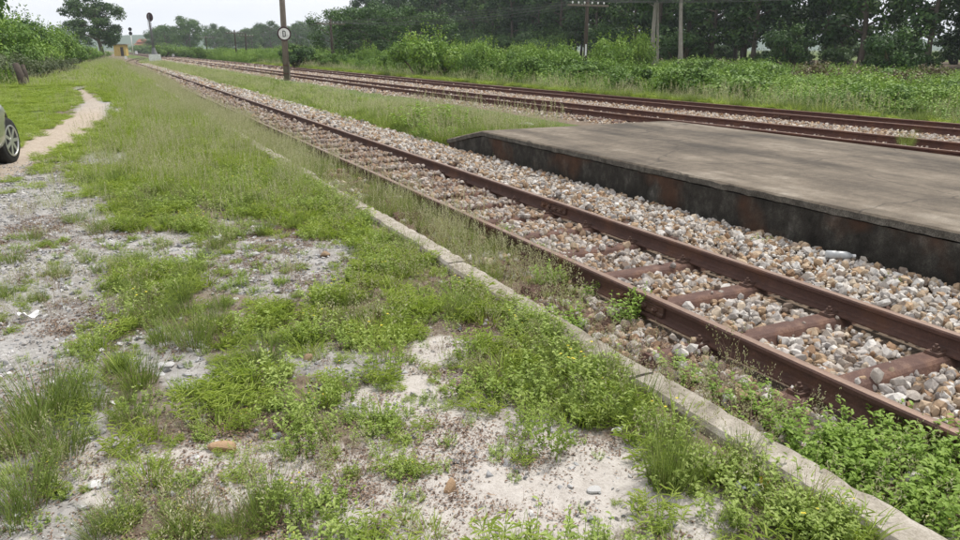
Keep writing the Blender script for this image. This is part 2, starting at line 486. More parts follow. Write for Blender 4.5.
M['darkwood'] = simple('dark_wood_mat', [(0.25, (.035, .028, .022)), (0.6, (.075, .058, .046)), (0.8, (.13, .105, .085))], 7, 0.9, bmp=0.5, bdist=0.015, map_scale=(4, 4, 0.5))
M['signalgrey'] = simple('signal_post_mat', [(0.3, (.10, .10, .105)), (0.7, (.19, .19, .195))], 6, 0.7, bmp=0.1)
M['yellow'] = simple('yellow_render_mat', [(0.3, (.42, .29, .08)), (0.7, (.55, .40, .13))], 2, 0.85, bmp=0.1)
M['roofred'] = simple('red_tile_mat', [(0.3, (.24, .085, .05)), (0.7, (.36, .14, .085))], 3, 0.85, bmp=0.3)
M['roofcon'] = simple('roof_slab_mat', [(0.3, (.20, .17, .14)), (0.7, (.32, .28, .23))], 3, 0.9, bmp=0.2)
M['wire'] = simple('wire_mat', [(0, (.07, .07, .07)), (1, (.12, .12, .12))], 3, 0.6, bmp=0)
M['ceram'] = simple('white_porcelain_mat', [(0, (.7, .7, .68)), (1, (.8, .8, .79))], 3, 0.25, bmp=0)

# ------------------------------------------------------------------ scatter (for stuff nobody can count)
def scatter(name, P, yaw, tilt, scl, idx, protos):
    P = np.asarray(P, np.float32)
    n = len(P)
    me = bpy.data.meshes.new(name)
    me.vertices.add(n); me.vertices.foreach_set("co", P.ravel())
    rot = np.zeros((n, 3), np.float32)
    tilt = np.asarray(tilt, np.float32)
    if tilt.ndim == 2: rot[:, :2] = tilt
    else: rot[:, 0] = tilt
    rot[:, 2] = yaw
    a = me.attributes.new("rot", 'FLOAT_VECTOR', 'POINT'); a.data.foreach_set("vector", rot.ravel())
    s = np.asarray(scl, np.float32)
    if s.ndim == 1: s = np.repeat(s[:, None], 3, 1)
    a = me.attributes.new("scl", 'FLOAT_VECTOR', 'POINT'); a.data.foreach_set("vector", np.ascontiguousarray(s).ravel())
    a = me.attributes.new("idx", 'INT', 'POINT'); a.data.foreach_set("value", np.asarray(idx, np.int32))
    o = link(name, me)
    col = bpy.data.collections.new("prototypes_" + name)
    for i, pm in enumerate(protos):
        po = bpy.data.objects.new("prototype_%02d" % i, pm); col.objects.link(po)
    ng = bpy.data.node_groups.new("scatter_" + name, 'GeometryNodeTree')
    ng.interface.new_socket("Geometry", in_out='INPUT', socket_type='NodeSocketGeometry')
    ng.interface.new_socket("Geometry", in_out='OUTPUT', socket_type='NodeSocketGeometry')
    gi = ng.nodes.new("NodeGroupInput"); go = ng.nodes.new("NodeGroupOutput")
    ci = ng.nodes.new("GeometryNodeCollectionInfo"); ci.inputs['Collection'].default_value = col
    ci.inputs['Separate Children'].default_value = True; ci.inputs['Reset Children'].default_value = True
    iop = ng.nodes.new("GeometryNodeInstanceOnPoints"); iop.inputs['Pick Instance'].default_value = True
    def NA(nm, t):
        x = ng.nodes.new("GeometryNodeInputNamedAttribute"); x.data_type = t; x.inputs['Name'].default_value = nm
        return [q for q in x.outputs if q.enabled][0]
    e2r = ng.nodes.new("FunctionNodeEulerToRotation")
    L = ng.links.new
    L(gi.outputs[0], iop.inputs['Points']); L(ci.outputs[0], iop.inputs['Instance'])
    L(NA("idx", 'INT'), iop.inputs['Instance Index'])
    L(NA("rot", 'FLOAT_VECTOR'), e2r.inputs[0]); L(e2r.outputs[0], iop.inputs['Rotation'])
    L(NA("scl", 'FLOAT_VECTOR'), iop.inputs['Scale'])
    L(iop.outputs[0], go.inputs[0])
    md = o.modifiers.new("scatter", 'NODES'); md.node_group = ng
    return o

# ------------------------------------------------------------------ plant meshes
def blades(rng, n, r, L, w, lean, segs=3, curl=0.6, mat_i=0):
    """curved grass blades from a disc; returns V, F(list), lr"""
    a0 = rng.uniform(0, 2 * np.pi, n); rr = r * np.sqrt(rng.uniform(0, 1, n))
    base = np.stack([rr * np.cos(a0), rr * np.sin(a0), np.zeros(n) - 0.01], 1)
    az = a0 + rng.normal(0, 0.7, n)
    ln = L * rng.uniform(0.45, 1.0, n)
    le = lean * rng.uniform(0.2, 1.0, n) * (0.4 + 0.6 * rr / max(r, 1e-6))
    cu = curl * rng.uniform(0.3, 1.0, n)
    wd = w * rng.uniform(0.7, 1.2, n)
    out = np.stack([np.cos(az), np.sin(az), 0 * az], 1)
    side = np.stack([-np.sin(az), np.cos(az), 0 * az], 1)
    tw = rng.uniform(0, np.pi, n)
    sd = side * np.cos(tw)[:, None] + out * np.sin(tw)[:, None] * 0.6
    V = []; pos = base.copy(); prev = base
    for k in range(segs + 1):
        t = k / segs
        if k: 
            ang = le + cu * (t ** 1.5)
            pos = pos + (out * np.sin(ang)[:, None] + _up * np.cos(ang)[:, None]) * (ln / segs)[:, None]
        ww = wd * (1 - t ** 2 * 0.75) if k < segs else wd * 0.06
        V.append(pos + sd * ww[:, None] / 2); V.append(pos - sd * ww[:, None] / 2)
    V = np.stack(V, 1)               # n, 2(segs+1), 3
    m = 2 * (segs + 1)
    b = (np.arange(n) * m)[:, None]
    Fq = np.concatenate([np.concatenate([b + 2 * k, b + 2 * k + 1, b + 2 * k + 3, b + 2 * k + 2], 1) for k in range(segs)], 0)
    lr = np.tile(rng.uniform(0, 1, n), segs)
    return V.reshape(-1, 3), Fq, lr, pos

def leaves(rng, P, D, U, l, w, fold=0.25):
    """ovate folded leaves: base P, direction D, up U"""
    n = len(P)
    D = D / (np.linalg.norm(D, axis=1, keepdims=True) + 1e-9)
    S = np.cross(D, U); S /= (np.linalg.norm(S, axis=1, keepdims=True) + 1e-9)
    U2 = np.cross(S, D)
    l = np.broadcast_to(l, (n,))[:, None]; w = np.broadcast_to(w, (n,))[:, None]
    V = np.stack([P, P + D * l * .35 - S * w * .5 + U2 * w * fold, P + D * l * .7 - S * w * .38 + U2 * w * fold * .6,
                  P + D * l - U2 * l * .12, P + D * l * .7 + S * w * .38 + U2 * w * fold * .6, P + D * l * .35 + S * w * .5 + U2 * w * fold], 1)
    b = (np.arange(n) * 6)[:, None]
    F = np.concatenate([b + np.array([[0, 1, 2, 3]]), b + np.array([[0, 3, 4, 5]])], 0)
    return V.reshape(-1, 3), F

def join(parts):
    V = []; F = []; MI = []; LR = []; off = 0
    for v, f, mi, lr in parts:
        V.append(v); F.append(f + off); off += len(v); MI.append(np.full(len(f), mi)); LR.append(lr)
    return np.concatenate(V), np.concatenate(F), np.concatenate(MI), np.concatenate(LR)

def fine_tuft(seed, n=200, r=.085, L=.30, w=.0036, lean=.5, dead=.22):
    rng = np.random.default_rng(seed)
    a = blades(rng, n, r, L, w, lean, 3, 0.5)
    b = blades(rng, int(n * dead) + 3, r, L * .55, w, lean * 1.8, 2, .8)
    V, F, MI, LR = join([(a[0], a[1], 0, a[2]), (b[0], b[1], 1, b[2])])
    return mesh_np("fine_tuft", V, F, [M['fine'], M['dry']], midx=MI, lr=LR)

def crab_tuft(seed, n=100, r=.10, L=.20, w=.008, lean=1.0):
    rng = np.random.default_rng(seed)
    a = blades(rng, n, r, L, w, lean, 3, 0.9)
    b = blades(rng, 6, r, L * .6, w * .7, 1.4, 2, .5)
    V, F, MI, LR = join([(a[0], a[1], 0, a[2]), (b[0], b[1], 1, b[2])])
    return mesh_np("broad_tuft", V, F, [M['crab'], M['dry']], midx=MI, lr=LR)

def herb_clump(seed, stems=26, r=.09, h=.14, leaf=.024, mat='herb', per=9, flowers=0, lw=.5):
    rng = np.random.default_rng(seed)
    a = rng.uniform(0, 2 * np.pi, stems); rr = r * np.sqrt(rng.uniform(0, 1, stems))
    P0 = np.stack([rr * np.cos(a), rr * np.sin(a), 0 * a], 1)
    out = np.stack([np.cos(a), np.sin(a), 0 * a], 1) + rng.normal(0, .4, (stems, 3)) * [1, 1, 0]
    hh = h * rng.uniform(.55, 1.1, stems)
    top = P0 + out * (hh * .45)[:, None] * rng.uniform(.3, 1.0, stems)[:, None] + _up * hh[:, None]
    parts = []
    # stems as thin two-sided strips
    sd = np.stack([-np.sin(a), np.cos(a), 0 * a], 1) * .0016
    V = np.stack([P0 + sd, P0 - sd, top - sd * .5, top + sd * .5], 1).reshape(-1, 3)
    parts.append((V, (np.arange(stems) * 4)[:, None] + np.arange(4)[None], 0, np.full(stems, .35)))
    k = rng.uniform(.12, 1.0, (stems, per)); k.sort(1)
    Pp = (P0[:, None] * (1 - k[..., None]) + top[:, None] * k[..., None]).reshape(-1, 3)
    az = rng.uniform(0, 2 * np.pi, stems * per)
    D = np.stack([np.cos(az), np.sin(az), rng.uniform(-.1, .75, len(az))], 1)
    sz = leaf * rng.uniform(.6, 1.15, len(az))
    V, F = leaves(rng, Pp, D, np.tile(_up, (len(az), 1)), sz, sz * lw)
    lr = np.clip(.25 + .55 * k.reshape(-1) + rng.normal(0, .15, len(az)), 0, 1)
    parts.append((V, F, 0, np.tile(lr, 2)))
    mats = [M[mat]]
    if flowers:
        idx = rng.choice(stems, flowers, replace=False)
        Pf = np.repeat(top[idx], 5, 0); azf = np.tile(np.arange(5) * 1.256, flowers)
        D = np.stack([np.cos(azf), np.sin(azf), .4 + 0 * azf], 1)
        V, F = leaves(rng, Pf, D, np.tile(_up, (len(Pf), 1)), .009, .006)
        parts.append((V, F, 1, np.full(len(F), .5))); mats.append(M['flower'])
    V, F, MI, LR = join(parts)
    return mesh_np("herb_clump", V, F, mats, midx=MI, lr=LR)

def seed_tuft(seed, n=46, r=.14, L=.55, w=.004, stalks=16):
    rng = np.random.default_rng(seed)
    a = blades(rng, n, r, L * .75, w, .55, 3, .8)
    s = blades(rng, stalks, r * .8, L * 1.15, .0022, .35, 3, .35)
    tips = s[3]
    k = 12
    P = np.repeat(tips, k, 0); t = np.tile(np.linspace(0, 1, k), stalks)
    P = P - _up * (t * .13)[:, None] + rng.normal(0, .004, P.shape)
    az = rng.uniform(0, 2 * np.pi, len(P))
    D = np.stack([np.cos(az) * .5, np.sin(az) * .5, 1 + 0 * az], 1)
    V, F = leaves(rng, P, D, np.stack([np.cos(az), np.sin(az), 0 * az], 1), .022, .006)
    V, F, MI, LR = join([(a[0], a[1], 0, a[2]), (s[0], s[1], 1, s[2]), (V, F, 1, np.tile(rng.uniform(0, 1, len(P)), 2))])
    return mesh_np("seed_grass", V, F, [M['crab'], M['seed']], midx=MI, lr=LR)

def dry_clump(seed, n=40, r=.10, L=.09):
    rng = np.random.default_rng(seed)
    a = blades(rng, n // 2, r, L, .003, 1.5, 2, .5)
    P = np.stack([rng.normal(0, r * .6, n), rng.normal(0, r * .6, n), rng.uniform(.0, .03, n)], 1)
    D = rng.normal(0, 1, (n, 3)) * [1, 1, .4]
    V, F = leaves(rng, P, D, np.tile(_up, (n, 1)), rng.uniform(.012, .03, n), rng.uniform(.006, .014, n))
    V, F, MI, LR = join([(a[0], a[1], 0, a[2]), (V, F, 0, np.tile(rng.uniform(0, 1, n), 2))])
    return mesh_np("dry_clump", V, F, [M['dry']], midx=MI, lr=LR)

def rock_mesh(seed, mat, n=16, flat=.65, sub=False):
    rng = np.random.default_rng(seed)
    bm = bmesh.new()
    ax = np.array([1.0, rng.uniform(.6, .9), rng.uniform(flat - .15, flat + .15)])
    for i in range(n):
        d = rng.normal(0, 1, 3); d /= np.linalg.norm(d)
        bm.verts.new(d * ax * .5 * rng.uniform(.82, 1.08))
    bmesh.ops.convex_hull(bm, input=bm.verts)
    loose = [v for v in bm.verts if not v.link_faces]
    bmesh.ops.delete(bm, geom=loose, context='VERTS')
    if sub:
        bmesh.ops.subdivide_edges(bm, edges=bm.edges, cuts=1, use_grid_fill=True); bmesh.ops.smooth_vert(bm, verts=bm.verts, factor=.5, use_axis_x=True, use_axis_y=True, use_axis_z=True)
    me = bpy.data.meshes.new("stone"); bm.to_mesh(me); bm.free()
    me.materials.append(mat)
    return me

TUFT = [fine_tuft(s) for s in range(4)]
CRAB = [crab_tuft(10 + s) for s in range(2)] + [herb_clump(14 + s, stems=26, r=.10, h=.12, leaf=.062, mat='crab', per=7, lw=.105) for s in range(3)]
HERB = [herb_clump(20 + s) for s in range(7)] + [herb_clump(28, flowers=3, h=.18)]
SEED = [seed_tuft(30 + s) for s in range(4)]
LEAFY = [herb_clump(40 + s, stems=20, r=.12, h=.28, leaf=.042, mat='leafy', per=15, lw=.52) for s in range(4)]
DRY = [dry_clump(50 + s) for s in range(4)]

def dry_stalks(seed):
    rng = np.random.default_rng(seed)
    a = blades(rng, 26, .07, .34, .003, .5, 3, .7); t = a[3]
    P = np.repeat(t, 7, 0) + rng.normal(0, .008, (len(t) * 7, 3)) - _up * np.tile(np.linspace(0, .07, 7), len(t))[:, None]
    D = rng.normal(0, .6, P.shape) + [0, 0, 1]
    V, F = leaves(rng, P, D, np.tile(np.array([1., 0, 0]), (len(P), 1)), .018, .006)
    V, F, MI, LR = join([(a[0], a[1], 0, a[2]), (V, F, 1, np.tile(rng.uniform(0, 1, len(P)), 2))])
    return mesh_np("dry_stalks", V, F, [M['dry'], M['seed']], midx=MI, lr=LR)
STALK = [dry_stalks(60 + i) for i in range(3)]

# ------------------------------------------------------------------ ground
BARE = [  # pixel ellipses of the photograph where the ground lies open: cx, cy, rx, ry, kind
    (35, 212, 80, 40, 'g'), (60, 250, 85, 26, 'g'), (40, 305, 80, 48, 'g'), (10, 360, 40, 50, 'g'), (278, 268, 82, 30, 'g'),
    (335, 262, 30, 16, 'g'), (112, 157, 32, 8, 'g'), (150, 250, 50, 22, 'g'), (240, 226, 30, 9, 'g'), (185, 245, 30, 14, 'g'),
    (160, 350, 50, 20, 'g'), (200, 375, 45, 16, 'g'), (345, 362, 80, 14, 'g'),
    (480, 475, 130, 72, 's'), (410, 400, 70, 22, 's'), (560, 505, 90, 42, 's'), (215, 475, 56, 40, 's'), (120, 478, 44, 44, 's'),
    (300, 470, 50, 40, 's'), (620, 480, 40, 44, 's'), (430, 370, 42, 26, 's'), (440, 350, 30, 16, 's'), (330, 500, 60, 40, 's'), (700, 515, 44, 30, 's'), (540, 470, 60, 40, 's')]

def bare(px, py, kinds='gs'):
    v = np.zeros_like(px)
    for cx, cy, rx, ry, k in BARE:
        if k in kinds:
            q = ((px - cx) / rx) ** 2 + ((py - cy) / ry) ** 2
            v = np.maximum(v, 1.25 - q * 0.75)
    return np.clip(v, 0, 1)

PATH = [gp(*p) for p in ((-40, 185), (10, 158), (45, 144), (70, 130), (88, 115), (95, 104), (86, 96), (80, 88), (86, 80))]
def path_d(x, y):
    d = np.full(np.shape(x), 1e9)
    for i, (a, b) in enumerate(zip(PATH[:-1], PATH[1:])):
        ab = b[:2] - a[:2]; t = np.clip(((x - a[0]) * ab[0] + (y - a[1]) * ab[1]) / (ab @ ab), 0, 1)
        w = 0.44 if i < 5 else 0.26
        d = np.minimum(d, np.hypot(x - a[0] - ab[0] * t, y - a[1] - ab[1] * t) / w)
    return d

def build_ground():
    def lines(segs, far_lo, far_hi):
        v = []
        for a, b, s in segs: v += list(np.arange(a, b, s))
        v.append(segs[-1][1])
        lo = []; s = .6; x = v[0]
        while x > far_lo: x -= s; s *= 1.22; lo.append(x)
        hi = []; s = .6; x = v[-1]
        while x < far_hi: x += s; s *= 1.18; hi.append(x)
        return np.array(sorted(lo) + v + hi)
    X = lines([(-9, -2.6, .25), (-2.6, 2.3, .05), (2.3, 20, .2)], -1500, 1500)
    Y = lines([(0, 1, .2), (1, 8, .06), (8, 20, .15), (20, 60, .6)], -40, 1500)
    gx, gy = np.meshgrid(X, Y)
    gz = H(gx, gy)
    micro = (fbm(gx * 9, gy * 9, 11, 2) - .5) * .03 * (gx < 2.0)
    gz = gz + micro
    V = np.stack([gx, gy, gz], -1).reshape(-1, 3)
    ny, nx = gx.shape
    i = (np.arange(ny - 1)[:, None] * nx + np.arange(nx - 1)[None]).ravel()
    F = np.stack([i, i + 1, i + nx + 1, i + nx], 1)
    me = mesh_np("ground", V, F, [M['ground']], smooth=True)
    x, y = V[:, 0], V[:, 1]
    px, py, dz = proj(np.stack([x, y, 0 * x - .05], 1))
    px = np.where(dz > .3, px, 480 + (x - .9) * 300)
    py = np.where(dz > .3, py, 700)
    lf = (x < 2.0)
    near = np.where(dz > .3, 1, 0)
    sand = bare(px, py, 's') * lf
    sand = np.where((py > 540) & (x < 2.0), .75 * (fbm(x * 1.5, y * 1.5, 5) > .4), sand)
    grav = bare(px, py, 'g') * lf
    grav = np.maximum(grav, lf * (x < -.2) * (y < 9.5) * .8)
    grav = np.maximum(grav, lf * .35)
    grav = np.maximum(grav, .45 * np.clip(1.6 - path_d(x, y), 0, 1) * (y < 60))
    path = np.clip(1.5 - path_d(x, y), 0, 1) * (.55 + .45 * sstep(23, 17, y)) * (y < 45)
    turf = sstep(9, 16, y) * lf * (1 - np.clip(2.2 - path_d(x, y), 0, 1))
    gpatch = np.clip(1.3 - np.hypot((x + .1) / .8, (y - 23) / 5.0), 0, 1)
    turf = turf * (1 - gpatch); grav = np.maximum(grav, gpatch)
    turf = np.maximum(turf, sstep(16.0, 17, x) * 1.0)
    turf = np.maximum(turf, ((x > 5.6) & (x < 8.8)) * sstep(11, 13, y))
    dark = sstep(44, 50, x) * sstep(110, 90, x)
    for nm, a in (('sand', sand), ('gravel', grav), ('path', path), ('turf', turf), ('dark', dark)):
        at = me.attributes.new(nm, 'FLOAT', 'POINT'); at.data.foreach_set("value", np.asarray(a, np.float32))
    return tag(link("ground", me), kind="structure")
build_ground()

# puddle lying on the path
pc = gp(80, 88)
V = []; rngp = np.random.default_rng(5)
for k in range(22):
    a = 2 * math.pi * k / 22
    r = 1 + .22 * math.sin(3 * a + 1) + .12 * math.sin(5 * a)
    V.append((pc[0] + .20 * r * math.cos(a) + .10 * math.sin(a), pc[1] + 2.2 * r * math.sin(a), -.02))
mpud, nt, b = new_mat('puddle_mat'); b.inputs['Base Color'].default_value = (.22, .2, .17, 1); b.inputs['Roughness'].default_value = .12
nt.links.new(ramp(nt, noise(nt, 3), [(0.3, (.16, .14, .12)), (0.7, (.28, .25, .22))]), b.inputs['Base Color'])
tag(link("puddle", mesh_np("puddle", V, [tuple(range(22))], [mpud])), kind="structure")

# ------------------------------------------------------------------ tracks
RAIL = [(-.055, 0), (.055, 0), (.055, .010), (.012, .022), (.0075, .034), (.0075, .082), (.028, .092), (.030, .112), (.022, .121), (0, .123),
        (-.022, .121), (-.030, .112), (-.028, .092), (-.0075, .082), (-.0075, .034), (-.012, .022), (-.055, .010)]
RH = .123
def rail_mesh(cfun, off, ztop, ys, wob):
    n = len(RAIL); V = []
    for j, y in enumerate(ys):
        x = float(cfun(y)) + off; z = ztop - RH + wob * math.sin(y * .9 + off) * .4 + wob * math.sin(y * 2.3)
        for u, v in RAIL: V.append((x + u, y, z + v))
    F = []; MI = []
    for j in range(len(ys) - 1):
        for k in range(n):
            k2 = (k + 1) % n
            F.append((j * n + k, j * n + k2, (j + 1) * n + k2, (j + 1) * n + k)); MI.append(1 if k in (8, 9) else 0)
    F.append(tuple(range(n))); MI.append(0)
    F.append(tuple((len(ys) - 1) * n + k for k in range(n))[::-1]); MI.append(0)
    me = bpy.data.meshes.new("rail"); me.from_pydata(V, [], F); me.update()
    me.polygons.foreach_set("material_index", MI)
    bm = bmesh.new(); bm.from_mesh(me); bmesh.ops.recalc_face_normals(bm, faces=bm.faces); bm.to_mesh(me); bm.free()
    return me

def sleeper_mesh():
    prof = [(-.115, -.085), (-.068, -.012), (-.05, 0), (.05, 0), (.068, -.012), (.115, -.085)]
    mb = MB(); xs = [-.98, -.955, -.5, 0, .5, .955, .98]; V = []
    for i, x in enumerate(xs):
        dz = -.05 if i in (0, 6) else 0
        for y, z in prof: V.append((x, y * (.9 if i in (0, 6) else 1), z + dz))
    F = []
    for i in range(6):
        for k in range(5): F.append((i * 6 + k, i * 6 + k + 1, (i + 1) * 6 + k + 1, (i + 1) * 6 + k))
    F.append(tuple(range(6))); F.append(tuple(36 + k for k in range(6))[::-1])
    mb.add(V, F)
    return mb.mesh("sleeper", M['sleeper'])

def clip_mesh():
    mb = MB()
    mb.box((0, 0, .010), (.075, .085, .020), taper=.9)
    mb.box((-.03, 0, .024), (.05, .06, .016), taper=.8)
    mb.lathe([(.026, .02), (.026, .026)], 12)
    mb.lathe([(.019, .026), (.019, .046)], 6)
    mb.lathe([(.010, .046), (.009, .062)], 8)
    return mb.mesh("rail_clip", M['bolt'])

def fish_mesh():
    mb = MB()
    prof = [(0, .024), (.030, .026), (.030, .04), (.022, .05), (.022, .07), (.026, .084), (0, .090)]
    V = [(x, -.23, z) for x, z in prof] + [(x, .23, z) for x, z in prof]
    n = len(prof)
    mb.add(V, [(k, (k + 1) % n, n + (k + 1) % n, n + k) for k in range(n)] + [tuple(range(n)), tuple(n + k for k in range(n))[::-1]])
    for y in (-.16, -.06, .06, .16):
        mb.lathe([(.020, .02), (.020, .042)], 6, 'X', (0, y, .058))
        mb.lathe([(.010, .04), (.010, .056)], 8, 'X', (0, y, .058))
    return mb.mesh("fishplate", M['bolt'])

SLEEPER, CLIP, FISH = sleeper_mesh(), clip_mesh(), fish_mesh()
YS1 = list(np.arange(-6, 30, 1.0)) + list(np.arange(30, 196, 3.0))
YS2 = list(np.arange(-8, 40, 1.0)) + list(np.arange(40, 420, 6.0))
SP = .668
SL0 = 2.17

def track(label, cfun, ztop, ys, rails_mat, y_end, fish, first=-9, wob=.0015, spacing=SP, clips_to=20):
    t = tag(link("railway_track", None), label, "railway track", "railway tracks")
    rails = {}
    for s in (-1, 1):
        me = rail_mesh(cfun, s * .53, ztop, ys, wob)
        me.materials.append(rails_mat); me.materials.append(M['railtop'])
        rails[s] = link("rail", me, t)
    for k in range(first, int((y_end - SL0) / spacing)):
        y = SL0 + k * spacing
        slope = float(cfun(y + .5) - cfun(y - .5))
        jig = .012 * math.sin(k * 7.3)
        so = link("sleeper", SLEEPER, t, (float(cfun(y)), y + jig, ztop - RH - .001), (0, 0, -slope))
        if y < clips_to:
            for x, sg in ((-.53 - .082, 1), (-.53 + .082, -1), (.53 - .082, 1), (.53 + .082, -1)):
                link("rail_clip", CLIP, so, (x, 0, -.002), (0, 0, 0 if sg < 0 else math.pi))
    for s, y in fish:
        for q in (-1, 1):
            o = link("fishplate", FISH, rails[s], (float(cfun(y)) + s * .53 + q * .006, y, ztop - RH), (0, 0, 0 if q > 0 else math.pi))
    return t
track("rusty single track with steel sleepers bare, along the foot of the platform wall", c1, 0.0, YS1, M['rust'], 70, [(1, 6.15), (-1, 3.45), (1, 17.5), (-1, 15.2)])
track("rusty track running along the far edge of the concrete platform", c2, .13, YS2, M['rust2'], 60, [(-1, 15.0), (1, 19)], first=-4, clips_to=0)
track("rusty track beside the grassy verge and bushes", c3, .07, YS2, M['rust2'], 60, [(-1, 12.0)], first=-4, clips_to=0)

# ------------------------------------------------------------------ ballast
rng = np.random.default_rng(77)
STONES = [rock_mesh(100 + i, M['ballast'], 20 + 2 * (i % 4)) for i in range(10)]
STONES2 = [rock_mesh(120 + i, M['ballast2'], 13) for i in range(8)]

def jgrid(x0, x1, y0, y1, s, j=.45):
    xs = np.arange(x0, x1, s); ys = np.arange(y0, y1, s)
    gx, gy = np.meshgrid(xs, ys)
    return (gx + rng.uniform(-j, j, gx.shape) * s).ravel(), (gy + rng.uniform(-j, j, gx.shape) * s).ravel()

def bed1_z(x, y):
    d = np.abs(x - c1(y))
    return -.165 + .035 * sstep(.62, 1.0, x - c1(y)) + .012 * (fbm(x * 2.2, y * 2.2, 8) - .5) + .03 * sstep(7, 11, y) * (d < .5)

bx, by, bs = [], [], []
for (y0, y1, s, sz) in ((-.6, 8.5, .052, .072), (8.5, 16, .060, .078), (16, 34, .085, .10), (34, 95, .15, .16)):
    for lay in range(2 if y1 < 20 else 1):
        x, y = jgrid(2.22, 5.22, y0, y1, s)
        x = x + (c1(y) - 3.423)
        bx.append(x); by.append(y); bs.append(sz * (.45 + 1.05 * rng.uniform(0, 1, len(x)) ** 1.4) * (1.05 if lay == 0 else .7))
bx = np.concatenate(bx); by = np.concatenate(by); bs = np.concatenate(bs)
off = np.abs(bx - c1(by))
keep = np.abs(off - .53) > .065 + bs * .15
ph = ((by - SL0 + SP / 2) % SP) - SP / 2
onsl = (np.abs(ph) < .062 + bs * .2) & (off < 1.0)
cover = np.clip((by - 4.2) / 3.6, .06, 1) * .97
cover = np.where(off > .6, np.maximum(cover, .35), cover)
keep &= ~(onsl & (rng.uniform(0, 1, len(bx)) > cover))
# thin and hidden under plants and soil between kerb and near rail
side = (bx < 2.75 + (c1(by) - 3.423)) & (by < 20)
keep &= ~(side & (fbm(bx * 3, by * 1.2, 21) < .47))
keep &= ~((bx > 5.15) & (by < 11.9))
bx, by, bs, onsl = bx[keep], by[keep], bs[keep], onsl[keep]
bz = bed1_z(bx, by) + rng.uniform(-.018, .016, len(bx)) + np.where(onsl, .042, 0)
SP_P = np.stack([bx, by, bz], 1)
ppx, ppy, pdz = proj(SP_P)
inframe = (ppx > -5) & (ppx < 965) & (ppy < 545) & (pdz > .5)
score = np.where(inframe, bs / np.maximum(pdz, .5), 0) * (bx > 2.92) 
order = np.argsort(-score)
big = order[:300]; rest = np.setdiff1d(np.arange(len(bx)), big)

# the bed itself
ys = np.array(list(np.arange(-6, 30, .5)) + list(np.arange(30, 200, 4.0)))
xo = np.array([-1.22, -.9, -.53, 0, .53, .9, 1.3, 1.78])
V = []
for y in ys:
    for i, o_ in enumerate(xo):
        V.append((float(c1(y)) + o_, y, -.19 + .02 * float(vnoise(o_ * 3, y * 3, 2))))
nx = len(xo); i = (np.arange(len(ys) - 1)[:, None] * nx + np.arange(nx - 1)[None]).ravel()
bed = tag(link("ballast", mesh_np("ballast", V, np.stack([i, i + 1, i + nx + 1, i + nx], 1), [M['bed']], smooth=True)), kind="structure")
for k in big:
    link("stone", STONES[int(rng.integers(10))], bed, SP_P[k], tuple(rng.uniform(0, 6.28, 3)), float(bs[k]))
tl = rng.uniform(0, 6.28, (len(rest), 2))
st = scatter("loose_stones", SP_P[rest], rng.uniform(0, 6.28, len(rest)), tl, bs[rest], rng.integers(0, 10, len(rest)), STONES)
st.parent = bed; tag(st, kind="stuff")

# ballast under the two farther tracks
V = []
ys = np.array(list(np.arange(-10, 40, 1.0)) + list(np.arange(40, 420, 8.0)))
xo = np.array([-1.6, -1.2, -.53, 0, .53, 1.6, 2.4, 3.2, 3.7, 4.2, 4.9, 5.5])
zo = np.array([-.14, -.03, .0, .0, .0, -.02, -.05, -.06, -.06, -.06, -.08, -.22])
for y in ys:
    for a, z in zip(xo, zo): V.append((float(c2(y)) + a, y, z - .022))
nx = len(xo); i = (np.arange(len(ys) - 1)[:, None] * nx + np.arange(nx - 1)[None]).ravel()
bed2 = tag(link("ballast", mesh_np("ballast", V, np.stack([i, i + 1, i + nx + 1, i + nx], 1), [M['bed']], smooth=True)), kind="structure")
qx, qy, qs = [], [], []
for (y0, y1, s, sz) in ((-4, 24, .085, .10), (24, 60, .13, .15), (60, 150, .3, .26)):
    x, y = jgrid(-1.55, 5.35, y0, y1, s)
    qx.append(x); qy.append(y); qs.append(sz * rng.uniform(.6, 1.3, len(x)))
qx = np.concatenate(qx); qy = np.concatenate(qy); qs = np.concatenate(qs)
kp = (np.abs(np.abs(qx) - .53) > .09) & (np.abs(np.abs(qx - 3.7) - .53) > .09)
qx, qy, qs = qx[kp], qy[kp], qs[kp]
qz = np.interp(qx, xo, zo) - .012 + rng.uniform(-.015, .015, len(qx))
P = np.stack([qx + c2(qy), qy, qz], 1)
kp = ~((P[:, 0] < 9.15) & (P[:, 1] < 11.5))
P, qs = P[kp], qs[kp]
st = scatter("loose_stones", P, rng.uniform(0, 6.28, len(P)), rng.uniform(0, 6.28, (len(P), 2)), qs, rng.integers(0, 8, len(P)), STONES2)
st.parent = bed2; tag(st, kind="stuff")

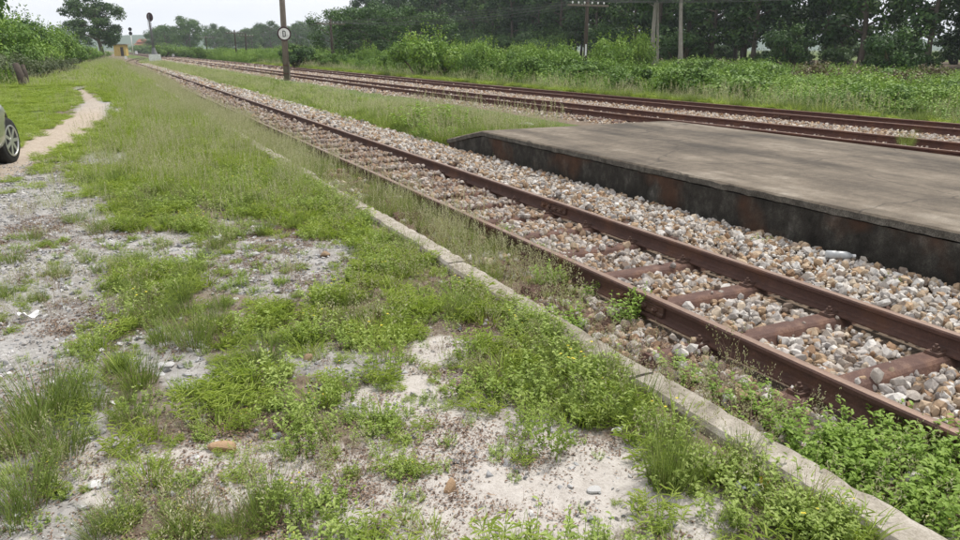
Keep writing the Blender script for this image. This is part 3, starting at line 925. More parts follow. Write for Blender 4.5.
# ------------------------------------------------------------------ platform
def build_platform():
    t = tag(link("platform", None, None, (5.2, 0, 0)), "low weathered concrete island platform with dark stained wall between the tracks", "platform")
    y0, y1 = -7.0, 10.3
    X0, X1 = 5.2 - 5.2, 9.05 - 5.2
    # wall body with a sloped end, recessed 2 cm under the slab
    prof = [(y0, -.35), (y1 + 1.25, -.35), (y1 + 1.25, -.06), (y1 - .02, .165), (y0, .165)]
    mb = MB()
    a = [(X0 + .02, y, z) for y, z in prof]; b = [(X1 - .02, y, z) for y, z in prof]
    n = len(prof)
    mb.add(a + b, [tuple(range(n)), tuple(n + k for k in range(n))[::-1]] + [(k, (k + 1) % n, n + (k + 1) % n, n + k) for k in range(n)])
    mb.obj("wall", M['cwall'], t)
    # slab: dense grid so that the edge can be chipped
    ys = list(np.arange(y0, y1, .07)) + [y1, y1 + .3, y1 + .6, y1 + .95, y1 + 1.3]
    xs = [0, .012, .05, .3, .8, 1.4, 2.0, 2.6, 3.2, 3.6, 3.84, 3.85]
    def ztop(x, y):
        z = .25 + .012 * (float(fbm(np.array(x * .8 + 5), np.array(y * .5), 4)) - .5)
        if y > y1: z -= .26 * ((y - y1) / 1.3)
        return z
    V = []; 
    for y in ys:
        chip = .010 * float(vnoise(0, y * 6, 9)) ** 4 + .009 * float(vnoise(0, y * 23, 3)) ** 2
        for x in xs:
            z = ztop(x, y); xx = x; skew = .0
            if x == 0: z -= .016 + chip * .9
            elif x == .012: xx = .012 + chip; z -= .003
            elif x >= 3.84: z -= .01
            V.append((xx, y, z))
    nx = len(xs); F = []
    for j in range(len(ys) - 1):
        for i in range(nx - 1): F.append((j * nx + i, j * nx + i + 1, (j + 1) * nx + i + 1, (j + 1) * nx + i))
    nv = len(V)
    for j, y in enumerate(ys):   # lower lip
        e = .006 * float(vnoise(3, y * 11, 5))
        V.append((e, y, V[j * nx][2] - .055)); V.append((.06, y, V[j * nx][2] - .062))
        V.append((3.85, y, V[j * nx + nx - 1][2] - .085))
    for j in range(len(ys) - 1):
        a, b = nv + 3 * j, nv + 3 * (j + 1)
        F += [(j * nx, (j + 1) * nx, b, a), (a, b, b + 1, a + 1), (j * nx + nx - 1, a + 2, b + 2, (j + 1) * nx + nx - 1)]
    # two slots: top and lip
    me = mesh_np("slab", V, F, [M['ctop'], M['clip_edge']])
    mi = [0] * ((len(ys) - 1) * (nx - 1)) + [1] * (3 * (len(ys) - 1))
    me.polygons.foreach_set("material_index", mi)
    link("slab", me, t)
    return t
build_platform()

# ------------------------------------------------------------------ kerb
kerb = tag(link("kerb", None), "long pale concrete kerb between the weedy ground and the rusty track", "kerb")
for k in range(-1, 22):
    y0 = .4 + k * 2.1; y1 = y0 + 2.1 - (.012 if k % 3 else .03)
    rk = random.Random(900 + k)
    V = []; ys = np.linspace(y0, y1, 60)
    dx = rk.uniform(-.012, .012); dz = rk.uniform(-.014, .006); tl_ = rk.uniform(-.02, .02)
    for j, y in enumerate(ys):
        nl = .02 * float(vnoise(1, y * 9, 31)) ** 3 + .006 * float(vnoise(1, y * 25, 32)); nr = .024 * float(vnoise(4, y * 10, 33)) ** 3 + .008 * float(vnoise(4, y * 27, 39))
        zt = -.005 + dz + .016 * float(vnoise(2, y * 4, 35)) - .03 * max(0, float(vnoise(7, y * 1.7, 36)) - .72) + tl_ * (j / 59 - .5)
        for x, z in ((2.03, -.3), (2.03 + nl, zt - .02), (2.045 + nl, zt), (2.12, zt + .002), (2.195 - nr, zt), (2.212 - nr, zt - .022), (2.215, -.3)):
            V.append((x + dx, y, z))
    F = [(j * 7 + q, j * 7 + q + 1, (j + 1) * 7 + q + 1, (j + 1) * 7 + q) for j in range(59) for q in range(6)]
    F += [tuple(range(7)), tuple(59 * 7 + q for q in range(7))[::-1]]
    mb = MB(); mb.add(V, F); mb.obj("kerb_block", M['kerb'], kerb)

# ------------------------------------------------------------------ car (front corner shows at the picture's left edge)
def build_car():
    wc = gp(7, 163, -.05)
    head = math.radians(-4)
    R = Matrix.Rotation(head, 3, 'Z')
    org = Vector(wc) - R @ Vector((.74, 1.28, 0))
    org.z = -.06
    root = tag(link("parked_car", None, None, org, (0, 0, head)), "silver green car parked on the gravel beside the dirt path", "car")
    paint, nt, b = new_mat('car_paint_mat')
    nt.links.new(ramp(nt, noise(nt, 2), [(0.3, (.30, .32, .27)), (0.7, (.36, .38, .33))]), b.inputs['Base Color'])
    b.inputs['Metallic'].default_value = .55; b.inputs['Roughness'].default_value = .3; b.inputs['Coat Weight'].default_value = .6
    glass, nt, b = new_mat('car_glass_mat')
    nt.links.new(ramp(nt, noise(nt, 1), [(0.3, (.015, .02, .02)), (0.7, (.03, .035, .035))]), b.inputs['Base Color']); b.inputs['Roughness'].default_value = .05
    tyre = simple('tyre_mat', [(0.3, (.012, .012, .012)), (0.7, (.03, .03, .029))], 20, .85, bmp=.2)
    rimm, nt, b = new_mat('rim_mat')
    nt.links.new(ramp(nt, noise(nt, 5), [(0.3, (.5, .5, .5)), (0.7, (.62, .62, .62))]), b.inputs['Base Color']); b.inputs['Metallic'].default_value = .7; b.inputs['Roughness'].default_value = .35
    lampm, nt, b = new_mat('lamp_glass_mat')
    nt.links.new(ramp(nt, noise(nt, 4), [(0.3, (.5, .5, .5)), (0.7, (.65, .65, .65))]), b.inputs['Base Color']); b.inputs['Roughness'].default_value = .1
    # body loft: y stations from tail to nose with half-profile
    st = [(-2.15, .62, .42, .95, .0), (-2.05, .78, .28, 1.0, 0), (-1.6, .84, .22, 1.02, 0), (-.9, .86, .20, .96, 0), (0, .86, .20, .95, 0), (.8, .86, .20, .94, 0),
          (1.28, .85, .22, .90, 0), (1.62, .80, .24, .85, 0), (1.88, .66, .27, .78, 0), (2.0, .46, .32, .68, 0), (2.04, .3, .36, .60, 0)]
    mb = MB(); V = []; n = 14
    for y, w, zb, zt, _ in st:
        hp = [(0, zb), (w * .8, zb), (w * .97, zb + .08), (w, zb + .25), (w, zt - .22), (w * .95, zt - .08), (w * .82, zt - .01), (0, zt + .03)]
        full = hp + [(-x, z) for x, z in hp[-2:0:-1]]
        for x, z in full: V.append((x, y, z))
    n = len(full)
    F = [(j * n + k, j * n + (k + 1) % n, (j + 1) * n + (k + 1) % n, (j + 1) * n + k) for j in range(len(st) - 1) for k in range(n)]
    F += [tuple(range(n)), tuple((len(st) - 1) * n + k for k in range(n))[::-1]]
    mb.add(V, F)
    bo = mb.obj("body", paint, root, smooth=True)
    m1 = bo.modifiers.new("s", 'SUBSURF'); m1.levels = m1.render_levels = 2
    cut = []
    for wy in (-1.28, 1.28):
        c = MB().lathe([(.385, -1.2), (.385, 1.2)], 32, 'X', (0, wy, .31)).obj("cutter", paint, root)
        cut.append(c); bm_ = bo.modifiers.new("b", 'BOOLEAN'); bm_.object = c; bm_.solver = 'EXACT'
    bpy.context.view_layer.update()
    dg = bpy.context.evaluated_depsgraph_get()
    me = bpy.data.meshes.new_from_object(bo.evaluated_get(dg))
    bo.modifiers.clear(); bo.data = me
    for c in cut: bpy.data.objects.remove(c)
    MB().box((0, 0, .34), (1.45, 3.6, .22)).obj("underbody", M['black'], root)
    # cabin
    cs = [(-1.75, .60, .98), (-1.05, .62, 1.40), (-.2, .62, 1.45), (.35, .60, 1.40), (1.05, .66, .95)]
    mb = MB(); V = []
    for y, w, zt in cs:
        zb = .86
        V += [(.80, y, zb), (w if zt > 1.1 else .78, y, zt), (-(w if zt > 1.1 else .78), y, zt), (-.80, y, zb)]
    F = [(j * 4 + k, j * 4 + (k + 1) % 4, (j + 1) * 4 + (k + 1) % 4, (j + 1) * 4 + k) for j in range(4) for k in range(4)] + [(0, 1, 2, 3), (19, 18, 17, 16)]
    mb.add(V, F); mb.obj("cabin_glass", glass, root)
    mb = MB(); mb.box((0, -.36, 1.435), (1.26, 1.5, .06), taper=.9); mb.obj("roof", paint, root)
    mb = MB()
    for s in (-1, 1):
        mb.tube([(s * .70, 1.0, .96), (s * .61, .36, 1.41)], .035, 8); mb.tube([(s * .80, -.35, .92), (s * .63, -.35, 1.43)], .03, 8)
        mb.tube([(s * .70, -1.7, .98), (s * .62, -1.05, 1.41)], .05, 8)
    mb.obj("pillars", paint, root)
    for s in (-1, 1):
        for wy in (-1.28, 1.28):
            w = link("wheel", MB().lathe([(.10, -.11), (.27, -.11), (.305, -.095), (.318, -.06), (.318, .06), (.305, .095), (.27, .11), (.10, .11)], 36, 'X').mesh("wheel", tyre, True), root,
                     (s * .74, wy, .318), (0, 0, math.radians(-12) if wy > 0 else 0))
            mb = MB(); mb.lathe([(.205, .095), (.215, .118), (.195, .122), (.185, .10)], 32, 'X'); mb.lathe([(.05, .08), (.045, .118)], 16, 'X')
            for k in range(7):
                a = 2 * math.pi * k / 7
                mb.box((.105, math.cos(a) * .115, math.sin(a) * .115), (.022, .17, .045), M=Matrix.Rotation(a, 3, 'X'))
            mb.lathe([(.19, .06), (.19, .065)], 24, 'X')
            rm = mb.obj("rim", rimm, w)
            if s < 0: rm.rotation_euler = (0, 0, math.pi)
        mb = MB(); mb.lathe([(.02, 0), (.11, .01), (.10, .05), (.02, .07)], 16, 'Y', (s * .55, 1.84, .66)); mb.obj("headlight", lampm, root)
        mb = MB(); mb.box((s * .86, .42, 1.0), (.15, .09, .12), taper=.85); mb.obj("wing_mirror", paint, root)
        for y in (.1, -.85):
            mb = MB(); mb.box((s * .872, y, .80), (.03, .18, .03)); mb.obj("door_handle", paint, root)
    return root
build_car()

# ------------------------------------------------------------------ ground plants
rng = np.random.default_rng(4242)
def place(kind, list_, label, cat, group, name):
    protos, bw, bh = {'T': (TUFT, .24, .28), 'C': (CRAB, .34, .17), 'H': (HERB, .26, .15), 'L': (LEAFY, .30, .30), 'D': (DRY, .24, .06), 'S': (SEED, .4, .6)}[kind]
    for (px, py, wpx, hpx) in list_:
        g = gp(px, py)
        g[2] = float(H(g[0], g[1]))
        g = gp(px, py, g[2])
        dep = float((g - [0, 0, CAMZ]) @ _fw)
        sx = wpx * dep / FPX / bw; sz = hpx * dep / FPX / bh / .95
        link_ = link(name, protos[int(rng.integers(len(protos)))], None, (g[0], g[1], g[2] - .004), (0, 0, float(rng.uniform(0, 6.28))), (sx, sx, min(max(sz, .35 * sx), 2.2 * sx)))
        tag(link_, label, cat, group)

place('T', [(45, 420, 70, 70), (20, 445, 65, 60), (62, 455, 55, 55), (30, 500, 65, 60), (10, 525, 60, 50), (70, 405, 45, 50), (140, 385, 45, 42), (165, 345, 38, 38), (196, 346, 45, 48),
            (215, 330, 35, 35), (182, 300, 28, 30), (150, 320, 30, 30), (266, 365, 46, 44), (225, 372, 30, 26), (120, 525, 50, 40), (190, 530, 55, 50), (262, 522, 48, 62), (100, 538, 45, 35), (235, 535, 40, 40)],
      "fine-bladed green grass tuft growing out of the grey gravel and sand", "grass tuft", "fine grass tufts on the open ground", "grass_tuft")
place('T', [(60, 276, 26, 20), (40, 302, 18, 22), (115, 292, 14, 14), (12, 262, 30, 20), (30, 240, 26, 14), (100, 232, 30, 18), (75, 222, 26, 14), (135, 262, 26, 16), (5, 298, 24, 24), (88, 262, 20, 16), (150, 282, 20, 18)],
      "small grass tuft standing alone in the open grey gravel", "grass tuft", "small grass tufts in the gravel", "grass_tuft")
place('T', [(664, 485, 46, 92)], "tall dense tuft of upright grass rooted in sand beside the kerb", "grass tuft", None, "grass_tuft")
place('C', [(200, 415, 70, 36), (228, 400, 60, 32), (130, 452, 62, 40), (152, 482, 62, 36), (150, 440, 40, 34), (235, 365, 46, 26), (372, 536, 60, 34), (430, 535, 45, 28), (405, 520, 40, 26), (310, 352, 46, 28),
            (185, 398, 40, 28), (240, 430, 36, 22), (335, 336, 46, 26), (118, 420, 30, 24), (345, 530, 40, 30), (240, 345, 40, 24)],
      "bright yellow-green tuft of broad creeping grass on pale ground", "grass tuft", "bright broad grass tufts", "grass_tuft")
place('H', [(386, 375, 52, 42), (312, 440, 58, 42), (288, 430, 56, 36), (338, 405, 42, 36), (408, 417, 26, 18), (456, 398, 36, 24), (365, 412, 18, 22), (300, 455, 50, 36), (272, 500, 48, 34), (310, 515, 50, 40), (340, 505, 44, 36),
            (290, 525, 44, 34), (552, 455, 56, 56), (532, 425, 50, 44), (520, 440, 36, 36), (575, 400, 56, 40), (610, 415, 54, 40), (664, 532, 26, 36), (715, 522, 50, 36), (745, 530, 50, 34), (790, 530, 50, 34), (830, 536, 44, 28),
            (650, 440, 44, 40), (690, 470, 50, 40), (720, 480, 46, 30), (480, 392, 36, 24), (505, 400, 40, 30), (470, 360, 44, 30)],
      "bright green small-leaved herb clump spreading over the pale sand", "weed", "low leafy herb clumps", "herb_clump")
place('L', [(735, 408, 42, 34), (770, 424, 42, 36), (806, 448, 46, 40), (846, 446, 44, 40), (878, 462, 50, 44), (905, 492, 54, 50), (935, 505, 56, 54), (948, 470, 56, 56), (915, 455, 50, 44), (945, 530, 56, 50), (700, 388, 34, 26), (672, 372, 30, 22), (890, 440, 40, 36), (960, 500, 50, 50)],
      "leafy green weed growing between the kerb and the near rail", "weed", "leafy weeds along the kerb", "leafy_weed")
place('D', [(425, 492, 26, 16), (482, 408, 40, 12), (520, 470, 42, 14), (500, 442, 44, 14), (562, 478, 40, 12), (448, 425, 40, 12), (536, 500, 30, 12), (590, 450, 36, 14), (410, 440, 36, 12), (360, 455, 30, 12), (640, 505, 36, 12), (470, 430, 40, 12), (700, 540, 30, 10)],
      "low dried brown plant lying on the pale sand", "dead plant", "dried brown plants on the sand", "dry_plant")
for px, py, w, h, lab in ((645, 205, 22, 16, "dry brown twig tangle against the platform wall"), (860, 262, 20, 12, "dry brown twigs beside the plastic bottle")):
    g = gp(px, py, -.12); dep = float((g - [0, 0, CAMZ]) @ _fw); s = w * dep / FPX / .24
    tag(link("dry_twigs", DRY[2], None, g, (0, 0, 1), (s, s, s * 1.4)), lab, "twigs")
place('H', [(623, 213, 14, 10), (760, 248, 22, 13), (722, 245, 14, 9), (890, 290, 18, 14), (497, 162, 10, 9), (650, 212, 10, 9)], "small green weed sprouting from the ballast near the platform wall", "weed", "weeds in the ballast", "herb_clump")
place('L', [(503, 238, 14, 16), (540, 260, 14, 18), (640, 320, 22, 36), (395, 200, 14, 16), (430, 215, 16, 16), (590, 300, 18, 18)], "spindly weed growing against the near rail of the platform track", "weed", "weeds against the rail", "leafy_weed")
place('L', [(412, 132, 34, 26), (436, 134, 34, 30), (455, 133, 28, 24), (425, 142, 26, 20), (447, 142, 22, 16), (470, 131, 16, 14)], "lush leafy weed at the sloped end of the platform", "weed", "weeds at the end of the platform", "leafy_weed")
gtf = dp(907, 137, 11.3)
tag(link("grass_tuft", TUFT[1], None, (gtf[0], gtf[1], -.02), (0, 0, 1), (1.2, 1.2, 1.35)), "green grass tuft sprouting between the two far tracks", "grass tuft")

# fill cover on the near side of the kerb
def fill(name, n, x0, x1, y0, y1, dens, protos, smin, smax, label, cat, zfun=H, power=1.0, zs=None):
    x = rng.uniform(x0, x1, n); y = y0 + (y1 - y0) * rng.uniform(0, 1, n) ** power
    px, py, dz = proj(np.stack([x, y, 0 * x - .05], 1))
    d = dens(x, y, px, py)
    k = rng.uniform(0, 1, n) < d
    x, y = x[k], y[k]
    s = rng.uniform(smin, smax, len(x))
    sc = np.stack([s, s, s * (zs(x, y) if zs else 1)], 1)
    o = scatter(name, np.stack([x, y, zfun(x, y) - .006], 1), rng.uniform(0, 6.28, len(x)), rng.normal(0, .08, (len(x), 2)), sc, rng.integers(0, len(protos), len(x)), protos)
    return tag(o, label, cat, kind="stuff")

def inpath(x, y): return np.clip(1.25 - path_d(x, y), 0, 1) * (y < 40)
def gpat(x, y): return .85 * np.clip(1.3 - np.hypot((x + .1) / .8, (y - 23) / 5.0), 0, 1)
def zone(px, py):
    z = 1 - .62 * sstep(370, 330, px) * sstep(278, 300, py)
    z = z * (1 - .7 * sstep(415, 445, py) * sstep(650, 600, px))
    z = z * (1 - .35 * sstep(640, 700, px))
    return z
def base_cov(x, y, px, py):
    # open ground reads bare; elsewhere a patchy cover
    b_ = bare(px, py)
    patch = sstep(.30, .55, fbm(x * 2.6, y * 2.6, 41))
    c = (1 - sstep(.15, .75, b_ + .35 * (fbm(x * 5, y * 5, 43) - .5))) * (.25 + .75 * patch)
    c = np.where((x < -.3) & (y < 9) & (px < 140), c * .35, c)
    c = c * (1 - inpath(x, y)) * (1 - gpat(x, y)) * (x < 2.04) * zone(px, py)
    return np.clip(c, 0, 1)
def d_crab(x, y, px, py): return base_cov(x, y, px, py) * (.25 + .75 * sstep(.35, .6, fbm(x * 1.3, y * 1.3, 51)))
def d_herb(x, y, px, py): return base_cov(x, y, px, py) * (.15 + .85 * sstep(.4, .62, fbm(x * 1.4 + 9, y * 1.4, 53))) * np.where((px > 300), 1, .35)
def d_fine(x, y, px, py): return base_cov(x, y, px, py) * (.15 + .85 * sstep(.45, .65, fbm(x * 1.2 + 30, y * 1.2, 55)))
def d_seed(x, y, px, py):
    w = np.exp(-(((px - 215) / 95) ** 2 + ((py - 150) / 60) ** 2)) * 1.5
    w = np.maximum(w, .55 * ((x > .5) & (y > 9)))
    return np.clip(w, 0, 1) * (1 - inpath(x, y)) * (1 - gpat(x, y)) * (x < 2.7) * sstep(6.0, 8.5, y) * (.3 + .7 * sstep(.3, .6, fbm(x * .8, y * .8, 57)))
fill("grass", 3900, -3, 2.05, 1.2, 9, d_crab, CRAB, .45, .95, "bright short grass covering the ground beside the kerb", "grass")
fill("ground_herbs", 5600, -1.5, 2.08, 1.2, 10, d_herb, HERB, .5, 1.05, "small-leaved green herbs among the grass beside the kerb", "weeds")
fill("grass", 2600, -3, 2.05, 1.5, 10, d_fine, TUFT, .35, .75, "fine dark green grass scattered through the weedy ground", "grass")
fill("grass", 5200, -6, 2.5, 6, 34, d_seed, SEED, .4, .95, "tall pale seeding grass in the band beside the track", "grass", power=1.3)
fill("grass", 16000, -9, 2.05, 8.5, 40, lambda x, y, px, py: np.clip(1 - 1.4 * inpath(x, y) - gpat(x, y) - 1.0 * bare(px, py), 0, 1) * (.35 + .65 * sstep(.3, .55, fbm(x * .7, y * .7, 61))), CRAB, .6, 1.2,
     "short green turf beside the dirt path", "grass", zs=lambda x, y: np.where(x < 0, .55, 1.0))
fill("grass", 9000, -16, 3.0, 36, 130, lambda x, y, px, py: .3 + .7 * sstep(.3, .6, fbm(x * .3, y * .3, 63)), SEED[:1] + CRAB, 1.0, 1.9, "far rough grass between the bushes and the track", "grass", power=1.4, zs=lambda x, y: np.where(x < .5, .6, .85))
fill("dry_litter", 9000, -2.2, 2.0, 1.2, 8, lambda x, y, px, py: .07 + .8 * sstep(.47, .64, fbm(x * 1.7 + 3, y * 1.7, 72)), DRY, .25, .8, "dry brown plant litter strewn over sand and gravel", "plant litter")
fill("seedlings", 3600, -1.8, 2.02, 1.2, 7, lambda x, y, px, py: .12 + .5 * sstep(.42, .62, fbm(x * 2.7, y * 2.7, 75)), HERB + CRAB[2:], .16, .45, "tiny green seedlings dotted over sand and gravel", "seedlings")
fill("ground_herbs", 620, 2.2, 2.78, .6, 5.0, lambda x, y, px, py: (.06 + .8 * sstep(.42, .58, fbm(x * 3, y * 2, 78))) * (.14 + .86 * sstep(2.7, 2.1, y)), LEAFY + HERB, .3, .7, "leafy weeds on the soil between the kerb and the near rail", "weeds", zfun=lambda x, y: 0 * x - .17)
fill("dry_litter", 500, 2.2, 2.8, .6, 6, lambda x, y, px, py: .6 + 0 * x, DRY, .3, .9, "dry plant bits between the kerb and the near rail", "plant litter", zfun=lambda x, y: 0 * x - .135)
fill("dry_stalks", 420, 1.2, 2.8, 1.3, 9, lambda x, y, px, py: .12 + .32 * (x > 2.2) + .25 * (x > 1.7), STALK, .4, .9, "dry brown grass stalks along the kerb and near rail", "dry grass", zfun=lambda x, y: np.where(x > 2.1, -.17, H(x, y)))
fill("dry_stalks", 900, -2.5, 2.0, 1.3, 9, lambda x, y, px, py: .10 + .6 * sstep(.5, .65, fbm(x * 1.6, y * 1.6, 79)), STALK, .3, .75, "dry brown stalks mixed through the weedy ground", "dry grass")
# grass reaching over the kerb and the ballast shoulder farther along the near rail
fill("grass", 4200, 2.15, 2.84, 4.2, 70, lambda x, y, px, py: (.22 + .78 * sstep(8, 13, y)) * sstep(.3, .5, fbm(x * 1.5, y * .8, 81)), SEED + TUFT, .4, .85, "thin grass between kerb and near rail", "grass", zfun=lambda x, y: 0 * x - .17, power=1.2)
# grass strip between the platform track and the middle track
fill("grass", 11000, 4.75, 8.6, 11.4, 110, lambda x, y, px, py: sstep(5.0, 5.5, x + .012 * np.minimum(y - 12, 30) + .7 * (fbm(x, y, 85) - .5)) * sstep(8.0, 7.3, x + .8 * (fbm(x * .6, y * .4, 87) - .5)) * sstep(11.2, 12.4, y + .4 * (x - 6)), SEED[:2] + HERB + TUFT + CRAB, .8, 1.5,
     "lush green grass strip between the platform track and the middle track", "grass", power=1.6, zs=lambda x, y: np.where(y < 18, .8, .5))
# pebbles and small stones on the open ground
PEB = [rock_mesh(150 + i, M['pebble'], 11, .45) for i in range(6)]
def pebbles(name, n, x0, x1, y0, y1, dens, smin, smax, label):
    x = rng.uniform(x0, x1, n); y = rng.uniform(y0, y1, n)
    px, py, dz = proj(np.stack([x, y, 0 * x - .05], 1))
    k = rng.uniform(0, 1, n) < dens(x, y, px, py); x, y = x[k], y[k]
    s = smin + (smax - smin) * rng.uniform(0, 1, len(x)) ** 3
    o = scatter(name, np.stack([x, y, H(x, y) + s * .08], 1), rng.uniform(0, 6.28, len(x)), rng.normal(0, .3, (len(x), 2)), s, rng.integers(0, 6, len(x)), PEB)
    return tag(o, label, "gravel", kind="stuff")
pebbles("gravel", 60000, -3.2, 2.0, 1.3, 12, lambda x, y, px, py: np.clip(.12 + bare(px, py, 'g') + .5 * (x < -.1), 0, 1), .010, .06, "loose grey gravel on the open ground")
pebbles("gravel", 5000, -.6, 2.0, 1.2, 5, lambda x, y, px, py: .7 * bare(px, py, 's'), .004, .03, "small grit on the pale sand")

# single stones and litter
def lone(name, px, py, wpx, cols, label, cat, flat=.6, seed=1, yaw=0., sz=(1, 1, 1)):
    g = gp(px, py); g[2] = float(H(g[0], g[1])); dep = float((g - [0, 0, CAMZ]) @ _fw)
    m = simple(label.replace(' ', '_')[:24] + '_mat', [(0.3, cols[0]), (0.7, cols[1])], 22, .9, bmp=.4)
    me = rock_mesh(seed, m, 18, flat, True)
    s = wpx * dep / FPX
    return tag(link(name, me, None, (g[0], g[1], g[2] + s * flat * .18), (0, 0, yaw), tuple(s * v for v in sz)), label, cat)
TAN = ((.30, .19, .11), (.42, .29, .18)); GRY = ((.36, .35, .34), (.52, .51, .5)); WHT = ((.55, .54, .52), (.72, .71, .7)); BRN = ((.2, .13, .08), (.34, .25, .16))
lone("stone", 225, 453, 42, TAN, "long smooth orange-brown stone lying on the sand", "stone", .45, 201, -.35, (1, .6, .9))
lone("stone", 450, 495, 24, TAN, "pointed tan stone standing on the white sand", "stone", .9, 202, .4, (.8, .7, 1.2))
lone("stone", 96, 486, 18, WHT, "pale whitish stone between two grass tufts on sand", "stone", .6, 203)
lone("stone", 168, 366, 18, GRY, "flat light grey stone below the fine grass tuft", "stone", .35, 204)
lone("stone", 236, 376, 20, WHT, "whitish flat stone in the littered strip near a grass tuft", "stone", .4, 205)
lone("stone", 308, 358, 14, BRN, "brownish stone standing in the mossy litter strip", "stone", .8, 206)
lone("stone", 594, 492, 20, GRY, "bluish grey flat stone on the sand by the tall tuft", "stone", .3, 207)
lone("stone", 325, 258, 12, BRN, "rounded brown stone on the edge of the gravel patch", "stone", .8, 208)
lone("stone", 256, 258, 14, GRY, "grey stone in the middle of the gravel patch", "stone", .5, 209)
lone("stone", 275, 437, 16, ((.2, .2, .2), (.3, .3, .3)), "dark grey stone beside bright herbs on sand", "stone", .5, 210)
lone("stone", 618, 430, 18, WHT, "flat whitish stone among weeds near the kerb", "stone", .35, 211)
lone("stone", 817, 412, 15, WHT, "sharp white stone on the soil beside the near rail", "stone", .9, 212)
lone("stone", 52, 386, 14, GRY, "pale grey stone behind the large grass tuft", "stone", .5, 213)
lone("stone", 236, 336, 13, WHT, "small white stone among bright grass", "stone", .7, 214)
lone("concrete_chunk", 525, 124, 22, ((.55, .54, .53), (.7, .69, .68)), "pale broken concrete chunk at the far corner of the platform", "concrete", .3, 215, .3)
lone("concrete_chunk", 378, 262, 18, GRY, "broken grey concrete chunk beside the platform foot", "concrete", .4, 216).location = tuple(gp(566, 192, -.11))

def bottle():
    g = gp(839, 257, -.10)
    mb = MB(); mb.lathe([(.012, -.105), (.032, -.10), (.034, -.03), (.030, -.02), (.033, 0), (.033, .05), (.026, .075), (.014, .095), (.013, .112)], 16, 'X')
    mp, nt, b = new_mat('bottle_plastic_mat')
    nt.links.new(ramp(nt, noise(nt, 30), [(0.3, (.45, .47, .48)), (0.7, (.62, .64, .65))]), b.inputs['Base Color']); b.inputs['Roughness'].default_value = .3; b.inputs['Transmission Weight'].default_value = .3
    r = tag(link("plastic_bottle", None, None, (g[0], g[1], -.085), (0, .05, -.55)), "dusty grey-white plastic bottle lying on ballast beside the platform wall", "bottle")
    mb.obj("bottle_body", mp, r, True)
    MB().lathe([(.016, .10), (.016, .122)], 12, 'X').obj("cap", M['white'], r)
bottle()

def scrap(px, py, w, h, cols, label, seed, yaw):
    rs = np.random.default_rng(seed); g = gp(px, py); g[2] = float(H(g[0], g[1])) + .03
    nx_, ny_ = 9, 6; V = []
    for thick in (0, -.002):
        for j in range(ny_):
            for i in range(nx_):
                x = (i / (nx_ - 1) - .5) * w; y = (j / (ny_ - 1) - .5) * h
                V.append((x + .006 * math.sin(j * 1.7), y, .022 * float(vnoise(i * .9, j * .9, seed)) + .015 * math.sin(i * .8 + j * .5) + thick))
    n = nx_ * ny_; F = []
    for j in range(ny_ - 1):
        for i in range(nx_ - 1):
            a = j * nx_ + i; F += [(a, a + 1, a + nx_ + 1, a + nx_), (n + a, n + a + nx_, n + a + nx_ + 1, n + a + 1)]
    m = simple('scrap_%d_mat' % seed, [(0.42, cols[0]), (0.58, cols[1])], 9, .4, bmp=.1)
    return tag(link("wrapper", mesh_np("wrapper", V, F, [m], smooth=True), None, g, (.15, .1, yaw)), label, "litter")
scrap(746, 496, .075, .035, ((.22, .23, .26), (.40, .41, .44)), "crumpled grey-blue plastic wrapper in the weeds beside the kerb", 301, -.7)
scrap(763, 491, .03, .022, ((.65, .45, .02), (.72, .55, .06)), "small torn yellow wrapper next to the grey-blue plastic", 302, -.9)
scrap(218, 243, .07, .06, ((.75, .75, .74), (.8, .8, .8)), "small white paper scrap in the green grass", 303, .2)
scrap(30, 320, .11, .03, ((.7, .69, .68), (.8, .8, .79)), "white paper strip lying on the grey gravel", 304, .1)
for q, (px, py) in enumerate(((839, 116), (847, 117))):
    g = dp(px, py, 13.0)
    tag(link("wrapper", bpy.data.objects["wrapper.002" if "wrapper.002" in bpy.data.objects else "wrapper"].data, None, (g[0], g[1], .02), (.5, 0, q), .9), "small white scrap lying between the rails of the far track", "litter", "white scraps on the far track")

# ------------------------------------------------------------------ trees and bushes
def leaf_cloud(rng, C, R, n, size, upb=.4):
    """n leaves around cluster centres C with radii R"""
    k = rng.integers(0, len(C), n)
    d = rng.normal(0, 1, (n, 3)); d /= np.linalg.norm(d, axis=1, keepdims=True)
    r = rng.uniform(.35, 1.0, n) ** .6
    P = C[k] + d * (R[k] * r)[:, None] * np.array([1, 1, .75])
    nrm = d + np.array([0, 0, upb]) + rng.normal(0, .55, (n, 3)); nrm /= np.linalg.norm(nrm, axis=1, keepdims=True)
    t = rng.normal(0, 1, (n, 3)); t -= nrm * (t * nrm).sum(1, keepdims=True); t /= np.linalg.norm(t, axis=1, keepdims=True)
    s = np.cross(nrm, t); l = (size * rng.uniform(.6, 1.3, n))[:, None]
    V = np.stack([P - t * l * .5, P + s * l * .28, P + t * l * .5 - nrm * l * .1, P - s * l * .28], 1).reshape(-1, 3)
    F = (np.arange(n) * 4)[:, None] + np.arange(4)[None]
    cl = rng.uniform(0, 1, len(C))
    lr = np.clip(.5 * cl[k] + .5 * rng.uniform(0, 1, n), 0, 1)
    return V, F, lr

